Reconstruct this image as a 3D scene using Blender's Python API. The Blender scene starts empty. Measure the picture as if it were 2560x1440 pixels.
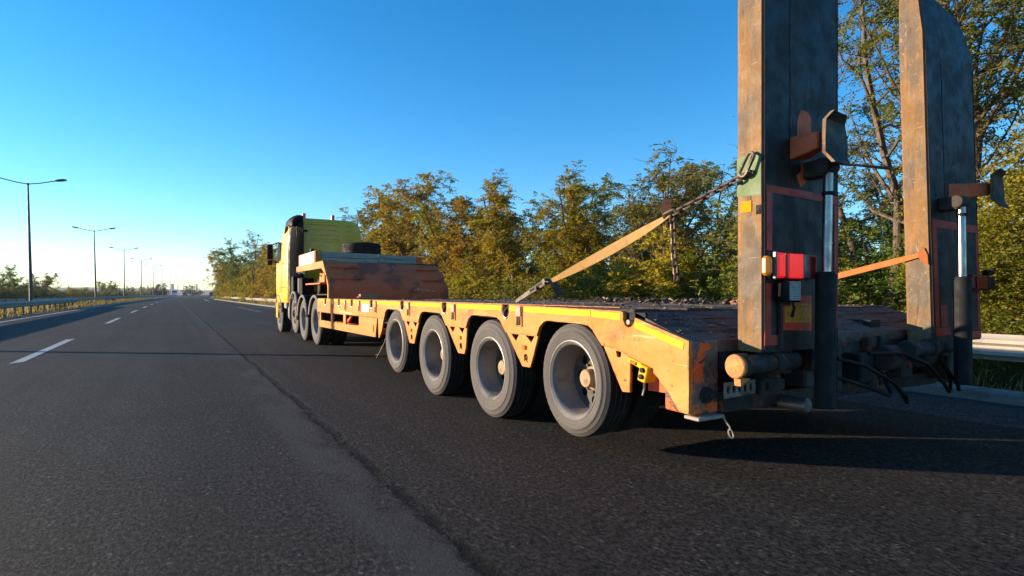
import bpy, bmesh, math, random
import numpy as np
from mathutils import Vector, Matrix, Quaternion

rnd = random.Random(7)
S = bpy.context.scene
COL = S.collection
R = math.radians

# ------------------------------------------------------------------ camera
cam_d = bpy.data.cameras.new('camera')
cam_d.sensor_width = 36.0
cam_d.lens = 20.25
cam_d.shift_y = 15 / 2560
cam_d.clip_start = 0.05
cam_d.clip_end = 20000
cam = bpy.data.objects.new('camera', cam_d)
cam.location = (0, 0, 1.1)
cam.rotation_euler = (R(90), 0, -R(30.4046))
COL.objects.link(cam)
S.camera = cam

# ------------------------------------------------------------------ light
SUN_AZ = 53.0      # degrees left of the road's direction
SUN_EL = 8.5
sdir = Vector((-math.sin(R(SUN_AZ)) * math.cos(R(SUN_EL)), math.cos(R(SUN_AZ)) * math.cos(R(SUN_EL)), math.sin(R(SUN_EL))))
w = bpy.data.worlds.new('World')
S.world = w
w.use_nodes = True
nt = w.node_tree
nt.nodes.clear()
sky = nt.nodes.new('ShaderNodeTexSky')
sky.sky_type = 'NISHITA'
sky.sun_disc = False
sky.sun_elevation = R(SUN_EL)
sky.sun_rotation = R(-SUN_AZ)
sky.altitude = 50
sky.air_density = 0.9
sky.dust_density = 0.05
sky.ozone_density = 3.1
hsv = nt.nodes.new('ShaderNodeHueSaturation')
hsv.inputs['Saturation'].default_value = 1.26
bg = nt.nodes.new('ShaderNodeBackground')
bg.inputs['Strength'].default_value = 0.15
wo = nt.nodes.new('ShaderNodeOutputWorld')
nt.links.new(sky.outputs[0], hsv.inputs['Color'])
nt.links.new(hsv.outputs[0], bg.inputs['Color'])
nt.links.new(bg.outputs[0], wo.inputs['Surface'])

sun_d = bpy.data.lights.new('sun', 'SUN')
sun_d.energy = 5.0
sun_d.angle = R(0.5)
sun_d.color = (1.0, 0.80, 0.58)
sun = bpy.data.objects.new('sun', sun_d)
sun.rotation_euler = sdir.to_track_quat('Z', 'Y').to_euler()
sun.location = sdir * 60
COL.objects.link(sun)

S.view_settings.view_transform = 'Standard'
S.view_settings.look = 'None'
S.view_settings.gamma = 1.0
S.view_settings.exposure = 1.2
S.view_settings.use_curve_mapping = False
S.cycles.max_bounces = 6
S.cycles.transparent_max_bounces = 8

# ------------------------------------------------------------------ materials
MATS = {}
TONE = 0.56      # exposure-matched reflectance of all worn surfaces


class N:
    """a small wrapper round a node tree"""
    def __init__(self, name):
        self.m = bpy.data.materials.new(name)
        self.m.use_nodes = True
        self.t = self.m.node_tree
        self.t.nodes.clear()
        self.out = self.n('ShaderNodeOutputMaterial')
        self.b = self.n('ShaderNodeBsdfPrincipled')
        self.l(self.b.outputs[0], self.out.inputs['Surface'])
        self.co = self.n('ShaderNodeTexCoord').outputs['Object']

    def n(self, t, **k):
        x = self.t.nodes.new(t)
        for a, v in k.items():
            setattr(x, a, v)
        return x

    def l(self, a, b):
        self.t.links.new(a, b)

    def mapping(self, scale, loc=(0, 0, 0), co=None):
        mp = self.n('ShaderNodeMapping')
        mp.inputs['Scale'].default_value = scale
        mp.inputs['Location'].default_value = loc
        self.l(co or self.co, mp.inputs['Vector'])
        return mp.outputs[0]

    def noise(self, scale, detail=4, rough=0.55, vec=None, dist=0.0):
        x = self.n('ShaderNodeTexNoise')
        x.inputs['Scale'].default_value = scale
        x.inputs['Detail'].default_value = detail
        x.inputs['Roughness'].default_value = rough
        x.inputs['Distortion'].default_value = dist
        self.l(vec or self.co, x.inputs['Vector'])
        return x.outputs['Fac']

    def step(self, val, lo, hi, a=0.0, b=1.0):
        x = self.n('ShaderNodeMapRange')
        x.interpolation_type = 'SMOOTHSTEP'
        x.inputs['From Min'].default_value = lo
        x.inputs['From Max'].default_value = hi
        x.inputs['To Min'].default_value = a
        x.inputs['To Max'].default_value = b
        self.l(val, x.inputs['Value'])
        return x.outputs[0]

    def math(self, op, a, b=None):
        x = self.n('ShaderNodeMath', operation=op)
        for i, v in enumerate((a, b)):
            if v is None:
                continue
            if isinstance(v, (int, float)):
                x.inputs[i].default_value = v
            else:
                self.l(v, x.inputs[i])
        return x.outputs[0]

    def mix(self, fac, a, b, mode='MIX'):
        x = self.n('ShaderNodeMix', data_type='RGBA', blend_type=mode)
        for s, v in ((x.inputs[0], fac), (x.inputs[6], a), (x.inputs[7], b)):
            if isinstance(v, (int, float)):
                s.default_value = v
            elif isinstance(v, tuple):
                s.default_value = (v[0], v[1], v[2], 1)
            else:
                self.l(v, s)
        return x.outputs[2]

    def set(self, name, v):
        s = self.b.inputs[name]
        if isinstance(v, (int, float)):
            s.default_value = v
        elif isinstance(v, tuple):
            s.default_value = (v[0], v[1], v[2], 1)
        else:
            self.l(v, s)

    def bump(self, h, strength=0.3, dist=0.01):
        x = self.n('ShaderNodeBump')
        x.inputs['Strength'].default_value = strength
        x.inputs['Distance'].default_value = dist
        self.l(h, x.inputs['Height'])
        self.l(x.outputs[0], self.b.inputs['Normal'])


def worn(name, base, layers=(), rough=0.6, metal=0.0, bump=(60, 0.15, 0.004), vary=0.12, spec=0.35, gain=1.0, edge=None):
    """painted or dirty surface: base colour, soft variation, then patches (colour, scale, lo, hi, stretch)"""
    n = N(name)
    base = tuple(min(0.9, x * TONE * gain) for x in base)
    layers = [(tuple(min(0.9, x * TONE * gain) for x in ly[0]),) + tuple(ly[1:]) for ly in layers]
    c = n.mix(n.noise(2.2, 5), tuple(x * (1 - vary) for x in base), tuple(min(1, x * (1 + vary)) for x in base))
    fine = n.noise(38, 3)
    c = n.mix(n.step(fine, 0.35, 0.75, 0, 0.35), c, tuple(x * 0.72 for x in base))
    for i, ly in enumerate(layers):
        col, sc, lo, hi = ly[:4]
        st = ly[4] if len(ly) > 4 else (1, 1, 1)
        v = n.mapping(st, (i * 3.7 + 1.3, i * 1.9, i * 5.1))
        c = n.mix(n.step(n.noise(sc, 6, 0.62, v, 0.4), lo, hi), c, col)
    if edge:
        bv = n.n('ShaderNodeBevel', samples=4)
        bv.inputs['Radius'].default_value = edge[1]
        ge = n.n('ShaderNodeNewGeometry')
        dp = n.n('ShaderNodeVectorMath', operation='DOT_PRODUCT')
        n.l(bv.outputs[0], dp.inputs[0])
        n.l(ge.outputs['Normal'], dp.inputs[1])
        em = n.math('MULTIPLY', n.step(dp.outputs['Value'], 0.995, 0.86), n.step(n.noise(17, 5, 0.7), 0.42, 0.60))
        c = n.mix(em, c, tuple(x * TONE * gain for x in edge[0]))
    n.set('Base Color', c)
    n.set('Roughness', n.step(n.noise(9, 4), 0.3, 0.7, max(0.05, rough - 0.12), min(1, rough + 0.12)))
    n.set('Metallic', metal)
    n.b.inputs['Specular IOR Level'].default_value = spec
    if bump:
        n.bump(n.noise(bump[0], 4), bump[1], bump[2])
    MATS[name] = n.m
    return n.m


# ---- vehicle paints and metals
M_orange = worn('orange_paint', (1.06, 0.350, 0.058),
                [((1.15, 0.47, 0.115), 1.6, 0.46, 0.66, (1, 0.35, 1)), ((0.70, 0.20, 0.05), 3.1, 0.55, 0.68, (1, 0.5, 1.4)), ((0.60, 0.37, 0.20), 2.6, 0.63, 0.66, (1, 0.6, 1)), ((0.46, 0.15, 0.045), 9, 0.63, 0.70),
                 ((1.1, 0.70, 0.30), 7, 0.645, 0.68, (1, 0.10, 1.8)), ((0.12, 0.085, 0.06), 15, 0.655, 0.69, (1, 0.7, 1)), ((0.16, 0.09, 0.05), 46, 0.655, 0.70), ((0.30, 0.16, 0.09), 20, 0.63, 0.70, (1, 2.2, 0.25))], 0.6, spec=0.2, edge=((0.20, 0.11, 0.06), 0.022))
M_orange_dark = worn('orange_paint_grimy', (0.76, 0.125, 0.040),
                     [((0.34, 0.072, 0.032), 2.3, 0.50, 0.66), ((0.05, 0.037, 0.03), 5.5, 0.62, 0.70, (1, 1, 0.5)), ((0.45, 0.16, 0.06), 14, 0.66, 0.72)], 0.7, gain=1.9)
M_corner = worn('orange_paint_scraped', (0.80, 0.115, 0.02),
                [((0.15, 0.105, 0.078), 8, 0.48, 0.53, (1, 1, 0.7)), ((0.085, 0.06, 0.045), 12, 0.54, 0.58), ((0.05, 0.045, 0.042), 22, 0.60, 0.70)], 0.75, bump=(45, 0.5, 0.01), gain=2.1)
M_grime = worn('grimy_dark_steel', (0.055, 0.042, 0.034),
               [((0.095, 0.066, 0.048), 4, 0.5, 0.68), ((0.42, 0.075, 0.022), 4.5, 0.62, 0.67), ((0.025, 0.022, 0.02), 11, 0.55, 0.7)], 0.75, bump=(50, 0.4, 0.006), gain=1.15)
M_rust = worn('dull_red_rust', (0.30, 0.062, 0.028), [((0.07, 0.045, 0.034), 5, 0.44, 0.58), ((0.05, 0.036, 0.03), 17, 0.56, 0.66)], 0.8, bump=(45, 0.4, 0.006))
M_black = worn('black_underbody', (0.016, 0.015, 0.015), [((0.03, 0.027, 0.024), 6, 0.5, 0.7)], 0.8)
M_deckwood = worn('dirty_deck_wood', (0.080, 0.062, 0.050),
                  [((0.035, 0.03, 0.03), 2.5, 0.45, 0.62, (3, 0.4, 1)), ((0.11, 0.085, 0.065), 7, 0.57, 0.7, (2, 0.6, 1)), ((0.16, 0.06, 0.035), 9, 0.66, 0.72, (2, 0.5, 1))], 0.85, bump=(30, 0.7, 0.02), gain=1.5)
M_decktail = worn('rusty_tread_plate', (0.14, 0.098, 0.075),
                  [((0.13, 0.055, 0.038), 3, 0.5, 0.64, (0.5, 2.0, 1)), ((0.04, 0.037, 0.038), 6, 0.5, 0.62, (0.6, 2, 1)), ((0.16, 0.13, 0.10), 20, 0.64, 0.72)], 0.8, bump=(28, 0.7, 0.02), gain=1.6)
M_ramp = worn('worn_ramp_steel', (0.245, 0.128, 0.043),
              [((0.135, 0.098, 0.064), 4.5, 0.46, 0.60, (1, 1, 0.3)), ((0.30, 0.148, 0.050), 6, 0.54, 0.66, (3, 3, 0.3)), ((0.085, 0.066, 0.048), 11, 0.58, 0.68, (2, 2, 0.3)),
               ((0.34, 0.22, 0.09), 26, 0.64, 0.72, (1, 1, 0.5)), ((0.55, 0.38, 0.18), 26, 0.665, 0.70, (0.25, 0.25, 5)), ((0.10, 0.07, 0.045), 20, 0.65, 0.70, (5, 5, 0.22)), ((0.60, 0.45, 0.22), 62, 0.69, 0.74), ((0.055, 0.042, 0.033), 44, 0.67, 0.73, (1, 1, 0.6))], 0.72, bump=(42, 0.6, 0.006), gain=1.5, edge=((0.36, 0.17, 0.055), 0.03))
M_rampback = worn('shade_darkened_ramp_paint', (0.042, 0.027, 0.018),  # unlit ramp backs: their shade is put into this darker colour
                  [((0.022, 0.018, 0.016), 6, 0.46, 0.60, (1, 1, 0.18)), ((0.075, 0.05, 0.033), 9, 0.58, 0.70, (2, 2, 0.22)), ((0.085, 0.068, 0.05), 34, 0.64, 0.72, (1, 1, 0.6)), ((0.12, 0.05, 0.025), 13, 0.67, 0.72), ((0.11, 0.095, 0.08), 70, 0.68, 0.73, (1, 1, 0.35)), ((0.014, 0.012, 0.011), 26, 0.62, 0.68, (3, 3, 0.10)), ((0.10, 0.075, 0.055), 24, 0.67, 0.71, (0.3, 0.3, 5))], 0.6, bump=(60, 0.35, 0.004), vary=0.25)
M_green = worn('faded_green_paint', (0.135, 0.185, 0.085), [((0.22, 0.19, 0.08), 7, 0.58, 0.68), ((0.20, 0.12, 0.06), 16, 0.62, 0.7)], 0.7, gain=1.8)
M_redtape = worn('dull_red_tape', (0.47, 0.042, 0.024), [((0.30, 0.03, 0.02), 6, 0.5, 0.65), ((0.04, 0.035, 0.033), 12, 0.66, 0.72)], 0.55, gain=1.9)
M_redplate = worn('red_plate_paint', (0.80, 0.048, 0.018), [((0.55, 0.04, 0.02), 6, 0.5, 0.65)], 0.5, gain=2)
M_yellowplate = worn('yellow_plate_paint', (0.80, 0.25, 0.016), [((0.62, 0.19, 0.018), 9, 0.5, 0.65)], 0.5, gain=1.8)
M_yellowtape = worn('yellow_reflective_tape', (1.40, 0.76, 0.004), [((1.1, 0.52, 0.012), 7, 0.62, 0.70), ((0.16, 0.10, 0.03), 30, 0.665, 0.71), ((0.5, 0.2, 0.03), 9, 0.66, 0.70)], 0.5, bump=None, vary=0.05, spec=0.12, edge=((0.30, 0.15, 0.04), 0.008))
M_sticker = worn('yellow_sticker_vinyl', (0.95, 0.46, 0.012), [((0.3, 0.2, 0.05), 40, 0.66, 0.7)], 0.7, bump=None, vary=0.03, spec=0.05)
M_yellow = worn('yellow_cab_paint', (1.6, 0.80, 0.035), [((1.4, 0.69, 0.05), 3, 0.6, 0.72)], 0.32, bump=None, vary=0.04, spec=0.5)
M_groove = worn('shaded_yellow_groove', (0.45, 0.26, 0.04), [], 0.7, bump=None)  # same yellow as the cab; shade in the grooves painted as a darker tone
M_plastic = worn('black_plastic', (0.014, 0.013, 0.013), [((0.024, 0.022, 0.02), 7, 0.5, 0.7)], 0.6, bump=(90, 0.08, 0.002), spec=0.15)
M_rubber = worn('tread_rubber', (0.020, 0.019, 0.018), [((0.045, 0.04, 0.035), 8, 0.5, 0.7)], 0.85, bump=(70, 0.3, 0.003))
M_rim = worn('grey_wheel_paint', (0.29, 0.26, 0.235), [((0.15, 0.135, 0.12), 3, 0.50, 0.64), ((0.26, 0.24, 0.22), 13, 0.62, 0.72)], 0.42, metal=0.0, bump=(60, 0.12, 0.002), spec=0.6, gain=1.2)
M_rimdisc = worn('dusty_dark_disc', (0.15, 0.125, 0.105), [((0.09, 0.078, 0.068), 7, 0.48, 0.62), ((0.24, 0.19, 0.14), 16, 0.62, 0.7)], 0.7)
M_hub = worn('dusty_hub_paint', (0.40, 0.25, 0.13), [((0.22, 0.15, 0.09), 14, 0.52, 0.66)], 0.7, gain=1.6)
M_capor = worn('flaking_orange_cap', (0.80, 0.25, 0.05), [((0.50, 0.19, 0.07), 22, 0.48, 0.56), ((0.12, 0.07, 0.04), 34, 0.66, 0.72)], 0.7, bump=(30, 0.6, 0.006), gain=1.6)
M_steel = worn('bare_steel', (0.30, 0.30, 0.30), [((0.16, 0.14, 0.12), 12, 0.55, 0.68)], 0.35, metal=0.8, bump=(80, 0.1, 0.001), gain=1.4)
M_chrome = worn('chromed_rod', (0.62, 0.60, 0.58), [((0.34, 0.32, 0.30), 9, 0.5, 0.66, (1, 1, 0.3))], 0.34, metal=1.0, bump=None, vary=0.03)
M_chain = worn('rusty_chain_steel', (0.12, 0.085, 0.06), [((0.26, 0.22, 0.18), 30, 0.52, 0.66), ((0.16, 0.065, 0.03), 20, 0.58, 0.7)], 0.55, metal=0.4, gain=1.5)
M_greyboard = worn('grey_weathered_board', (0.40, 0.31, 0.24), [((0.20, 0.16, 0.13), 5, 0.5, 0.66, (0.4, 1, 5)), ((0.07, 0.06, 0.055), 13, 0.66, 0.72, (0.3, 1, 4)), ((0.52, 0.42, 0.34), 16, 0.6, 0.7, (0.3, 1, 5))], 0.75, gain=1.9)
M_whitepanel = worn('off_white_panel', (0.72, 0.66, 0.56), [((0.55, 0.48, 0.38), 5, 0.6, 0.72)], 0.45, bump=None, gain=1.7)
M_flap = worn('grey_bracket_steel', (0.34, 0.28, 0.22), [((0.22, 0.18, 0.14), 14, 0.55, 0.68)], 0.6, gain=1.7)
M_fender = worn('grey_plastic_fender', (0.26, 0.23, 0.20), [((0.16, 0.14, 0.12), 8, 0.5, 0.66)], 0.6, gain=1.6)
M_strap = worn('tan_webbing', (0.52, 0.30, 0.105), [((0.40, 0.22, 0.08), 9, 0.5, 0.66)], 0.85, bump=(240, 0.4, 0.002), gain=1.35)
M_strapor = worn('orange_webbing', (0.66, 0.20, 0.055), [((0.5, 0.16, 0.05), 9, 0.55, 0.68)], 0.85, bump=(240, 0.4, 0.002), gain=1.3)
M_leather = worn('brown_rubber_flap', (0.34, 0.14, 0.07), [((0.2, 0.09, 0.05), 14, 0.5, 0.66)], 0.75)
M_ratchet = worn('dull_ratchet_steel', (0.15, 0.115, 0.085), [((0.07, 0.06, 0.055), 20, 0.5, 0.66)], 0.6, metal=0.3)
M_litter = worn('dry_leaf_litter', (0.20, 0.105, 0.06), [((0.12, 0.06, 0.035), 14, 0.5, 0.66)], 0.9)
M_wood = worn('sawn_timber', (0.55, 0.25, 0.12), [((0.4, 0.17, 0.08), 14, 0.5, 0.66, (1, 6, 6))], 0.8, gain=1.6)
M_rail = worn('galvanised_rail', (0.42, 0.375, 0.31), [((0.31, 0.27, 0.22), 3, 0.5, 0.68), ((0.22, 0.17, 0.12), 14, 0.68, 0.74)], 0.7, metal=0.0, spec=0.15, gain=1.6)
M_post = worn('galvanised_post', (0.25, 0.22, 0.18), [((0.16, 0.12, 0.09), 9, 0.5, 0.68)], 0.65, metal=0.2, gain=1.4)
M_pole = worn('dark_grey_pole', (0.105, 0.095, 0.09), [((0.07, 0.06, 0.055), 6, 0.5, 0.66)], 0.6)
M_glass = worn('dark_glass', (0.012, 0.014, 0.017), [], 0.20, bump=None, spec=0.1)
for _n in M_glass.node_tree.nodes:
    if _n.type == 'BSDF_PRINCIPLED':
        _n.inputs['IOR'].default_value = 1.08
M_bark = worn('grey_brown_bark', (0.135, 0.092, 0.060), [((0.07, 0.05, 0.036), 9, 0.46, 0.62, (3, 3, 0.5)), ((0.22, 0.155, 0.10), 16, 0.6, 0.7, (3, 3, 0.6))], 0.9, bump=(26, 0.8, 0.02), gain=1.7)
M_kerb = worn('old_concrete', (0.23, 0.22, 0.20), [((0.14, 0.13, 0.12), 5, 0.5, 0.66)], 0.85, bump=(40, 0.4, 0.006), gain=1.3)
M_soil = worn('dry_soil', (0.32, 0.24, 0.155), [((0.10, 0.08, 0.06), 9, 0.5, 0.66)], 0.95, gain=1.3)
M_white = worn('white_vehicle_paint', (0.72, 0.72, 0.70), [], 0.35, bump=None, vary=0.03, gain=1.6)
M_bluegrey = worn('blue_grey_vehicle_paint', (0.10, 0.13, 0.17), [], 0.35, bump=None, vary=0.03)
M_darkcar = worn('dark_vehicle_paint', (0.03, 0.03, 0.035), [], 0.3, bump=None, vary=0.03)
M_tower = worn('pale_far_concrete', (0.42, 0.44, 0.46), [], 0.8, bump=None, vary=0.05)
M_scrawl = worn('white_chalk', (1.3, 1.1, 0.95), [], 0.9, bump=None)
M_ink = worn('dark_ink', (0.05, 0.035, 0.025), [((0.16, 0.08, 0.035), 60, 0.5, 0.6)], 0.8, bump=None)


def tyre_mat():
    n = N('dusty_tyre')
    sep = n.n('ShaderNodeSeparateXYZ')
    n.l(n.co, sep.inputs[0])
    r = n.math('SQRT', n.math('ADD', n.math('MULTIPLY', sep.outputs[1], sep.outputs[1]), n.math('MULTIPLY', sep.outputs[2], sep.outputs[2])))
    v = n.n('ShaderNodeCombineXYZ')
    n.l(r, v.inputs[0])
    rings = n.noise(55, 3, 0.6, v.outputs[0])
    blot = n.noise(4, 5, 0.6)
    c = n.mix(blot, (0.066, 0.058, 0.051), (0.112, 0.099, 0.087))
    c = n.mix(n.step(rings, 0.42, 0.62, 0.0, 0.5), c, (0.050, 0.044, 0.039))
    c = n.mix(n.step(n.noise(40, 4), 0.58, 0.70, 0, 0.5), c, (0.04, 0.036, 0.032))
    n.set('Base Color', c)
    n.set('Roughness', 0.85)
    n.bump(n.math('ADD', rings, n.noise(120, 3)), 0.3, 0.004)
    return n.m


M_tyre = tyre_mat()


def lens_mat(name, col, emit):
    n = N(name)
    v = n.n('ShaderNodeTexWave', wave_type='BANDS', bands_direction='X')
    v.inputs['Scale'].default_value = 28
    n.l(n.co, v.inputs['Vector'])
    n.set('Base Color', n.mix(v.outputs['Fac'], col, tuple(x * 0.75 for x in col)))
    n.set('Roughness', 0.22)
    n.b.inputs['Specular IOR Level'].default_value = 0.25
    if emit:
        n.set('Emission Color', col)
        n.b.inputs['Emission Strength'].default_value = emit
    return n.m


M_redlit = lens_mat('lit_red_lens', (0.80, 0.006, 0.010), 0.36)
M_redlens = lens_mat('red_lens', (0.30, 0.012, 0.014), 0.0)
M_amber = lens_mat('amber_lens', (0.80, 0.30, 0.02), 0.0)
M_amberlit = lens_mat('lit_amber_lens', (0.50, 0.16, 0.015), 0.10)
M_clear = worn('clear_lens', (0.20, 0.15, 0.14), [], 0.2, bump=None)
M_beacon = lens_mat('orange_beacon_lens', (0.75, 0.12, 0.02), 0.0)


def label_mat():
    n = N('printed_label')
    v = n.mapping((1, 1, 1))
    br = n.n('ShaderNodeTexNoise')
    br.inputs['Scale'].default_value = 150
    mp = n.mapping((0.55, 1, 1.6))
    n.l(mp, br.inputs['Vector'])
    wv = n.n('ShaderNodeTexWave', wave_type='BANDS', bands_direction='Z')
    wv.inputs['Scale'].default_value = 26
    n.l(n.co, wv.inputs['Vector'])
    f = n.math('MULTIPLY', n.step(br.outputs['Fac'], 0.47, 0.55), n.step(wv.outputs['Fac'], 0.45, 0.6))
    n.set('Base Color', n.mix(f, (0.30, 0.29, 0.27), (0.06, 0.06, 0.06)))
    n.set('Roughness', 0.5)
    return n.m


M_label = label_mat()


def asphalt(name, base, grain=1.0, lane=False):
    n = N(name)
    co = n.n('ShaderNodeNewGeometry').outputs['Position']
    n.co = co
    v = n.n('ShaderNodeTexVoronoi')
    v.inputs['Scale'].default_value = 75
    n.l(n.mapping((1, 0.72, 1), co=co), v.inputs['Vector'])
    sepc = n.n('ShaderNodeSeparateColor')
    n.l(v.outputs['Color'], sepc.inputs[0])
    big = n.noise(0.35, 5, 0.6)
    med = n.noise(2.6, 5, 0.6, n.mapping((1, 0.25, 1), co=co))
    fine = n.noise(34, 4, 0.7)
    c = n.mix(n.step(big, 0.3, 0.7), tuple(x * 0.80 for x in base), tuple(x * 1.16 for x in base))
    c = n.mix(n.step(med, 0.36, 0.70, 0, 0.40), c, tuple(x * 0.74 for x in base))
    c = n.mix(n.step(sepc.outputs[0], 0.70, 0.98, 0, 0.60), c, tuple(x * 1.9 for x in base))
    c = n.mix(n.step(sepc.outputs[1], 0.60, 0.96, 0, 0.75), c, tuple(x * 0.40 for x in base))
    c = n.mix(n.step(sepc.outputs[2], 0.985, 0.995, 0, 0.8), c, (0.10, 0.092, 0.08))
    lon = n.noise(1.0, 4, 0.6, n.mapping((2.2, 0.035, 1), co=co))
    c = n.mix(1.0, c, n.mix(n.step(lon, 0.32, 0.68), (0.80, 0.80, 0.81), (1.18, 1.17, 1.15)), 'MULTIPLY')
    blo = n.noise(0.8, 5, 0.65, n.mapping((1, 0.5, 1), (9, 3, 0), co=co))
    c = n.mix(n.step(blo, 0.60, 0.70, 0, 0.35), c, tuple(x * 0.5 for x in base))
    gr = n.noise(46, 5, 0.8, n.mapping((1, 0.6, 1), co=co))
    c = n.mix(1.0, c, n.mix(n.step(gr, 0.38, 0.62), (0.22, 0.22, 0.23), (1.85, 1.83, 1.78)), 'MULTIPLY')
    rough = 0.8
    hgt = n.math('ADD', n.math('MULTIPLY', sepc.outputs[0], 0.35), n.math('ADD', n.math('MULTIPLY', n.noise(75, 6, 0.75), 1.1), n.math('MULTIPLY', fine, 0.5)))
    if lane:
        sx = n.n('ShaderNodeSeparateXYZ')
        n.l(co, sx.inputs[0])
        wob = n.math('MULTIPLY', n.math('SUBTRACT', n.noise(0.9, 4, 0.6, n.mapping((0.05, 1, 1), co=co)), 0.5), 0.14)
        wob2 = n.math('MULTIPLY', n.math('SUBTRACT', n.noise(6, 4, 0.7, n.mapping((0.3, 1, 1), co=co)), 0.5), 0.10)
        xx = n.math('ADD', n.math('ADD', sx.outputs[0], wob), wob2)
        # worn-off lane paint, lighter, beside an open joint between the two asphalt lanes
        pale = n.math('MULTIPLY', n.step(xx, 0.64, 0.82), n.step(xx, 1.06, 0.99))
        pale = n.math('MULTIPLY', pale, n.step(n.noise(1.7, 5, 0.7, n.mapping((1.2, 0.45, 1), co=co)), 0.40, 0.56, 0.05, 1.0))
        c = n.mix(n.math('MULTIPLY', pale, 0.72), c, (0.058, 0.0575, 0.056))
        crack = n.math('MULTIPLY', n.step(xx, 1.035, 1.075), n.step(xx, 1.16, 1.10))
        crack = n.math('MULTIPLY', crack, n.step(n.noise(3.5, 5, 0.7), 0.36, 0.55))
        c = n.mix(n.math('MULTIPLY', crack, 0.85), c, (0.007, 0.0065, 0.006))
        hgt = n.math('SUBTRACT', hgt, n.math('MULTIPLY', crack, 2.0))
        # wheel tracks polished and a little browner under the lorry lane
        lanef = n.step(sx.outputs[0], 1.1, 1.25)
        c = n.mix(n.math('MULTIPLY', lanef, 0.5), c, n.mix(1.0, c, (1.18, 1.08, 1.0), 'MULTIPLY'))
    n.set('Base Color', c)
    n.set('Roughness', rough)
    n.b.inputs['Specular IOR Level'].default_value = 0.12
    n.bump(n.math('ADD', hgt, gr), 0.85 * grain, 0.011)
    return n.m


M_asphalt = asphalt('worn_asphalt', (0.0325, 0.0305, 0.0282), 1.0, True)
M_asphalt_new = asphalt('newer_dark_asphalt', (0.0165, 0.017, 0.019), 0.8)
M_asphalt_old = asphalt('old_pale_asphalt', (0.06, 0.06, 0.06), 1.2)


def line_paint(g=1.0):
    n = N('worn_road_paint')
    n.co = n.n('ShaderNodeNewGeometry').outputs['Position']
    c = n.mix(n.noise(3, 5), (0.34 * g, 0.33 * g, 0.31 * g), (0.44 * g, 0.43 * g, 0.41 * g))
    c = n.mix(n.step(n.noise(30, 5, 0.7), 0.58, 0.68, 0, 0.7), c, (0.20, 0.19, 0.18))
    n.set('Base Color', c)
    n.set('Roughness', 0.7)
    n.bump(n.noise(70, 3), 0.4, 0.004)
    return n.m


M_line = line_paint()
M_line_faded = line_paint(0.42)


def ground_mat():
    n = N('dry_grass_ground')
    n.co = n.n('ShaderNodeNewGeometry').outputs['Position']
    c = n.mix(n.step(n.noise(0.05, 6), 0.35, 0.65), (0.075, 0.064, 0.034), (0.11, 0.09, 0.052))
    c = n.mix(n.step(n.noise(0.9, 6, 0.65), 0.45, 0.65), c, (0.05, 0.048, 0.026))
    c = n.mix(n.step(n.noise(14, 5, 0.7), 0.5, 0.7), c, (0.125, 0.10, 0.065))
    n.set('Base Color', c)
    n.set('Roughness', 0.95)
    n.bump(n.noise(20, 5), 0.8, 0.05)
    return n.m


M_ground = ground_mat()


def hill_mat():
    n = N('far_hill_fields')
    n.co = n.n('ShaderNodeNewGeometry').outputs['Position']
    c = n.mix(n.step(n.noise(0.004, 5, 0.6, n.mapping((1, 1, 8), co=n.co)), 0.42, 0.6), (0.075, 0.075, 0.070), (0.12, 0.10, 0.085))
    c = n.mix(n.step(n.noise(0.02, 5), 0.5, 0.62), c, (0.06, 0.07, 0.055))
    n.set('Base Color', c)
    n.set('Roughness', 1.0)
    return n.m


M_hill = hill_mat()


def leaf_mat(name, dry=(0.27, 0.16, 0.035), amount=0.14):
    n = N(name)
    oi = n.n('ShaderNodeObjectInfo')
    geo = n.n('ShaderNodeNewGeometry')
    base = oi.outputs['Color']
    c = n.mix(n.step(geo.outputs['Random Per Island'], 0.0, 1.0), n.mix(1.0, base, (0.55, 0.62, 0.6), 'MULTIPLY'), n.mix(1.0, base, (1.5, 1.35, 1.0), 'MULTIPLY'))
    cl = n.noise(0.9, 3)
    seed = n.math('FRACT', n.math('MULTIPLY', geo.outputs['Random Per Island'], 17.37))
    f = n.math('MULTIPLY', n.step(cl, 0.42, 0.62), n.step(seed, 1 - amount - 0.12, 1 - amount + 0.12))
    c = n.mix(f, c, dry)
    f2 = n.step(n.noise(1.4, 3, 0.5, n.mapping((1, 1, 1), (4, 7, 1))), 0.52, 0.68, 0, 0.6)
    c = n.mix(f2, c, n.mix(1.0, c, (0.55, 0.85, 0.8), 'MULTIPLY'))
    n.set('Base Color', c)
    n.set('Roughness', 0.55)
    n.b.inputs['Specular IOR Level'].default_value = 0.25
    tr = n.n('ShaderNodeBsdfTranslucent')
    n.l(n.mix(1.0, c, (1.25, 1.2, 0.7), 'MULTIPLY'), tr.inputs['Color'])
    ms = n.n('ShaderNodeMixShader')
    ms.inputs[0].default_value = 0.48
    n.l(n.b.outputs[0], ms.inputs[1])
    n.l(tr.outputs[0], ms.inputs[2])
    n.l(ms.outputs[0], n.out.inputs['Surface'])
    return n.m


M_leaf = leaf_mat('autumn_leaves')
M_grass = leaf_mat('dry_grass_blades', (0.34, 0.24, 0.09), 0.5)

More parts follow.
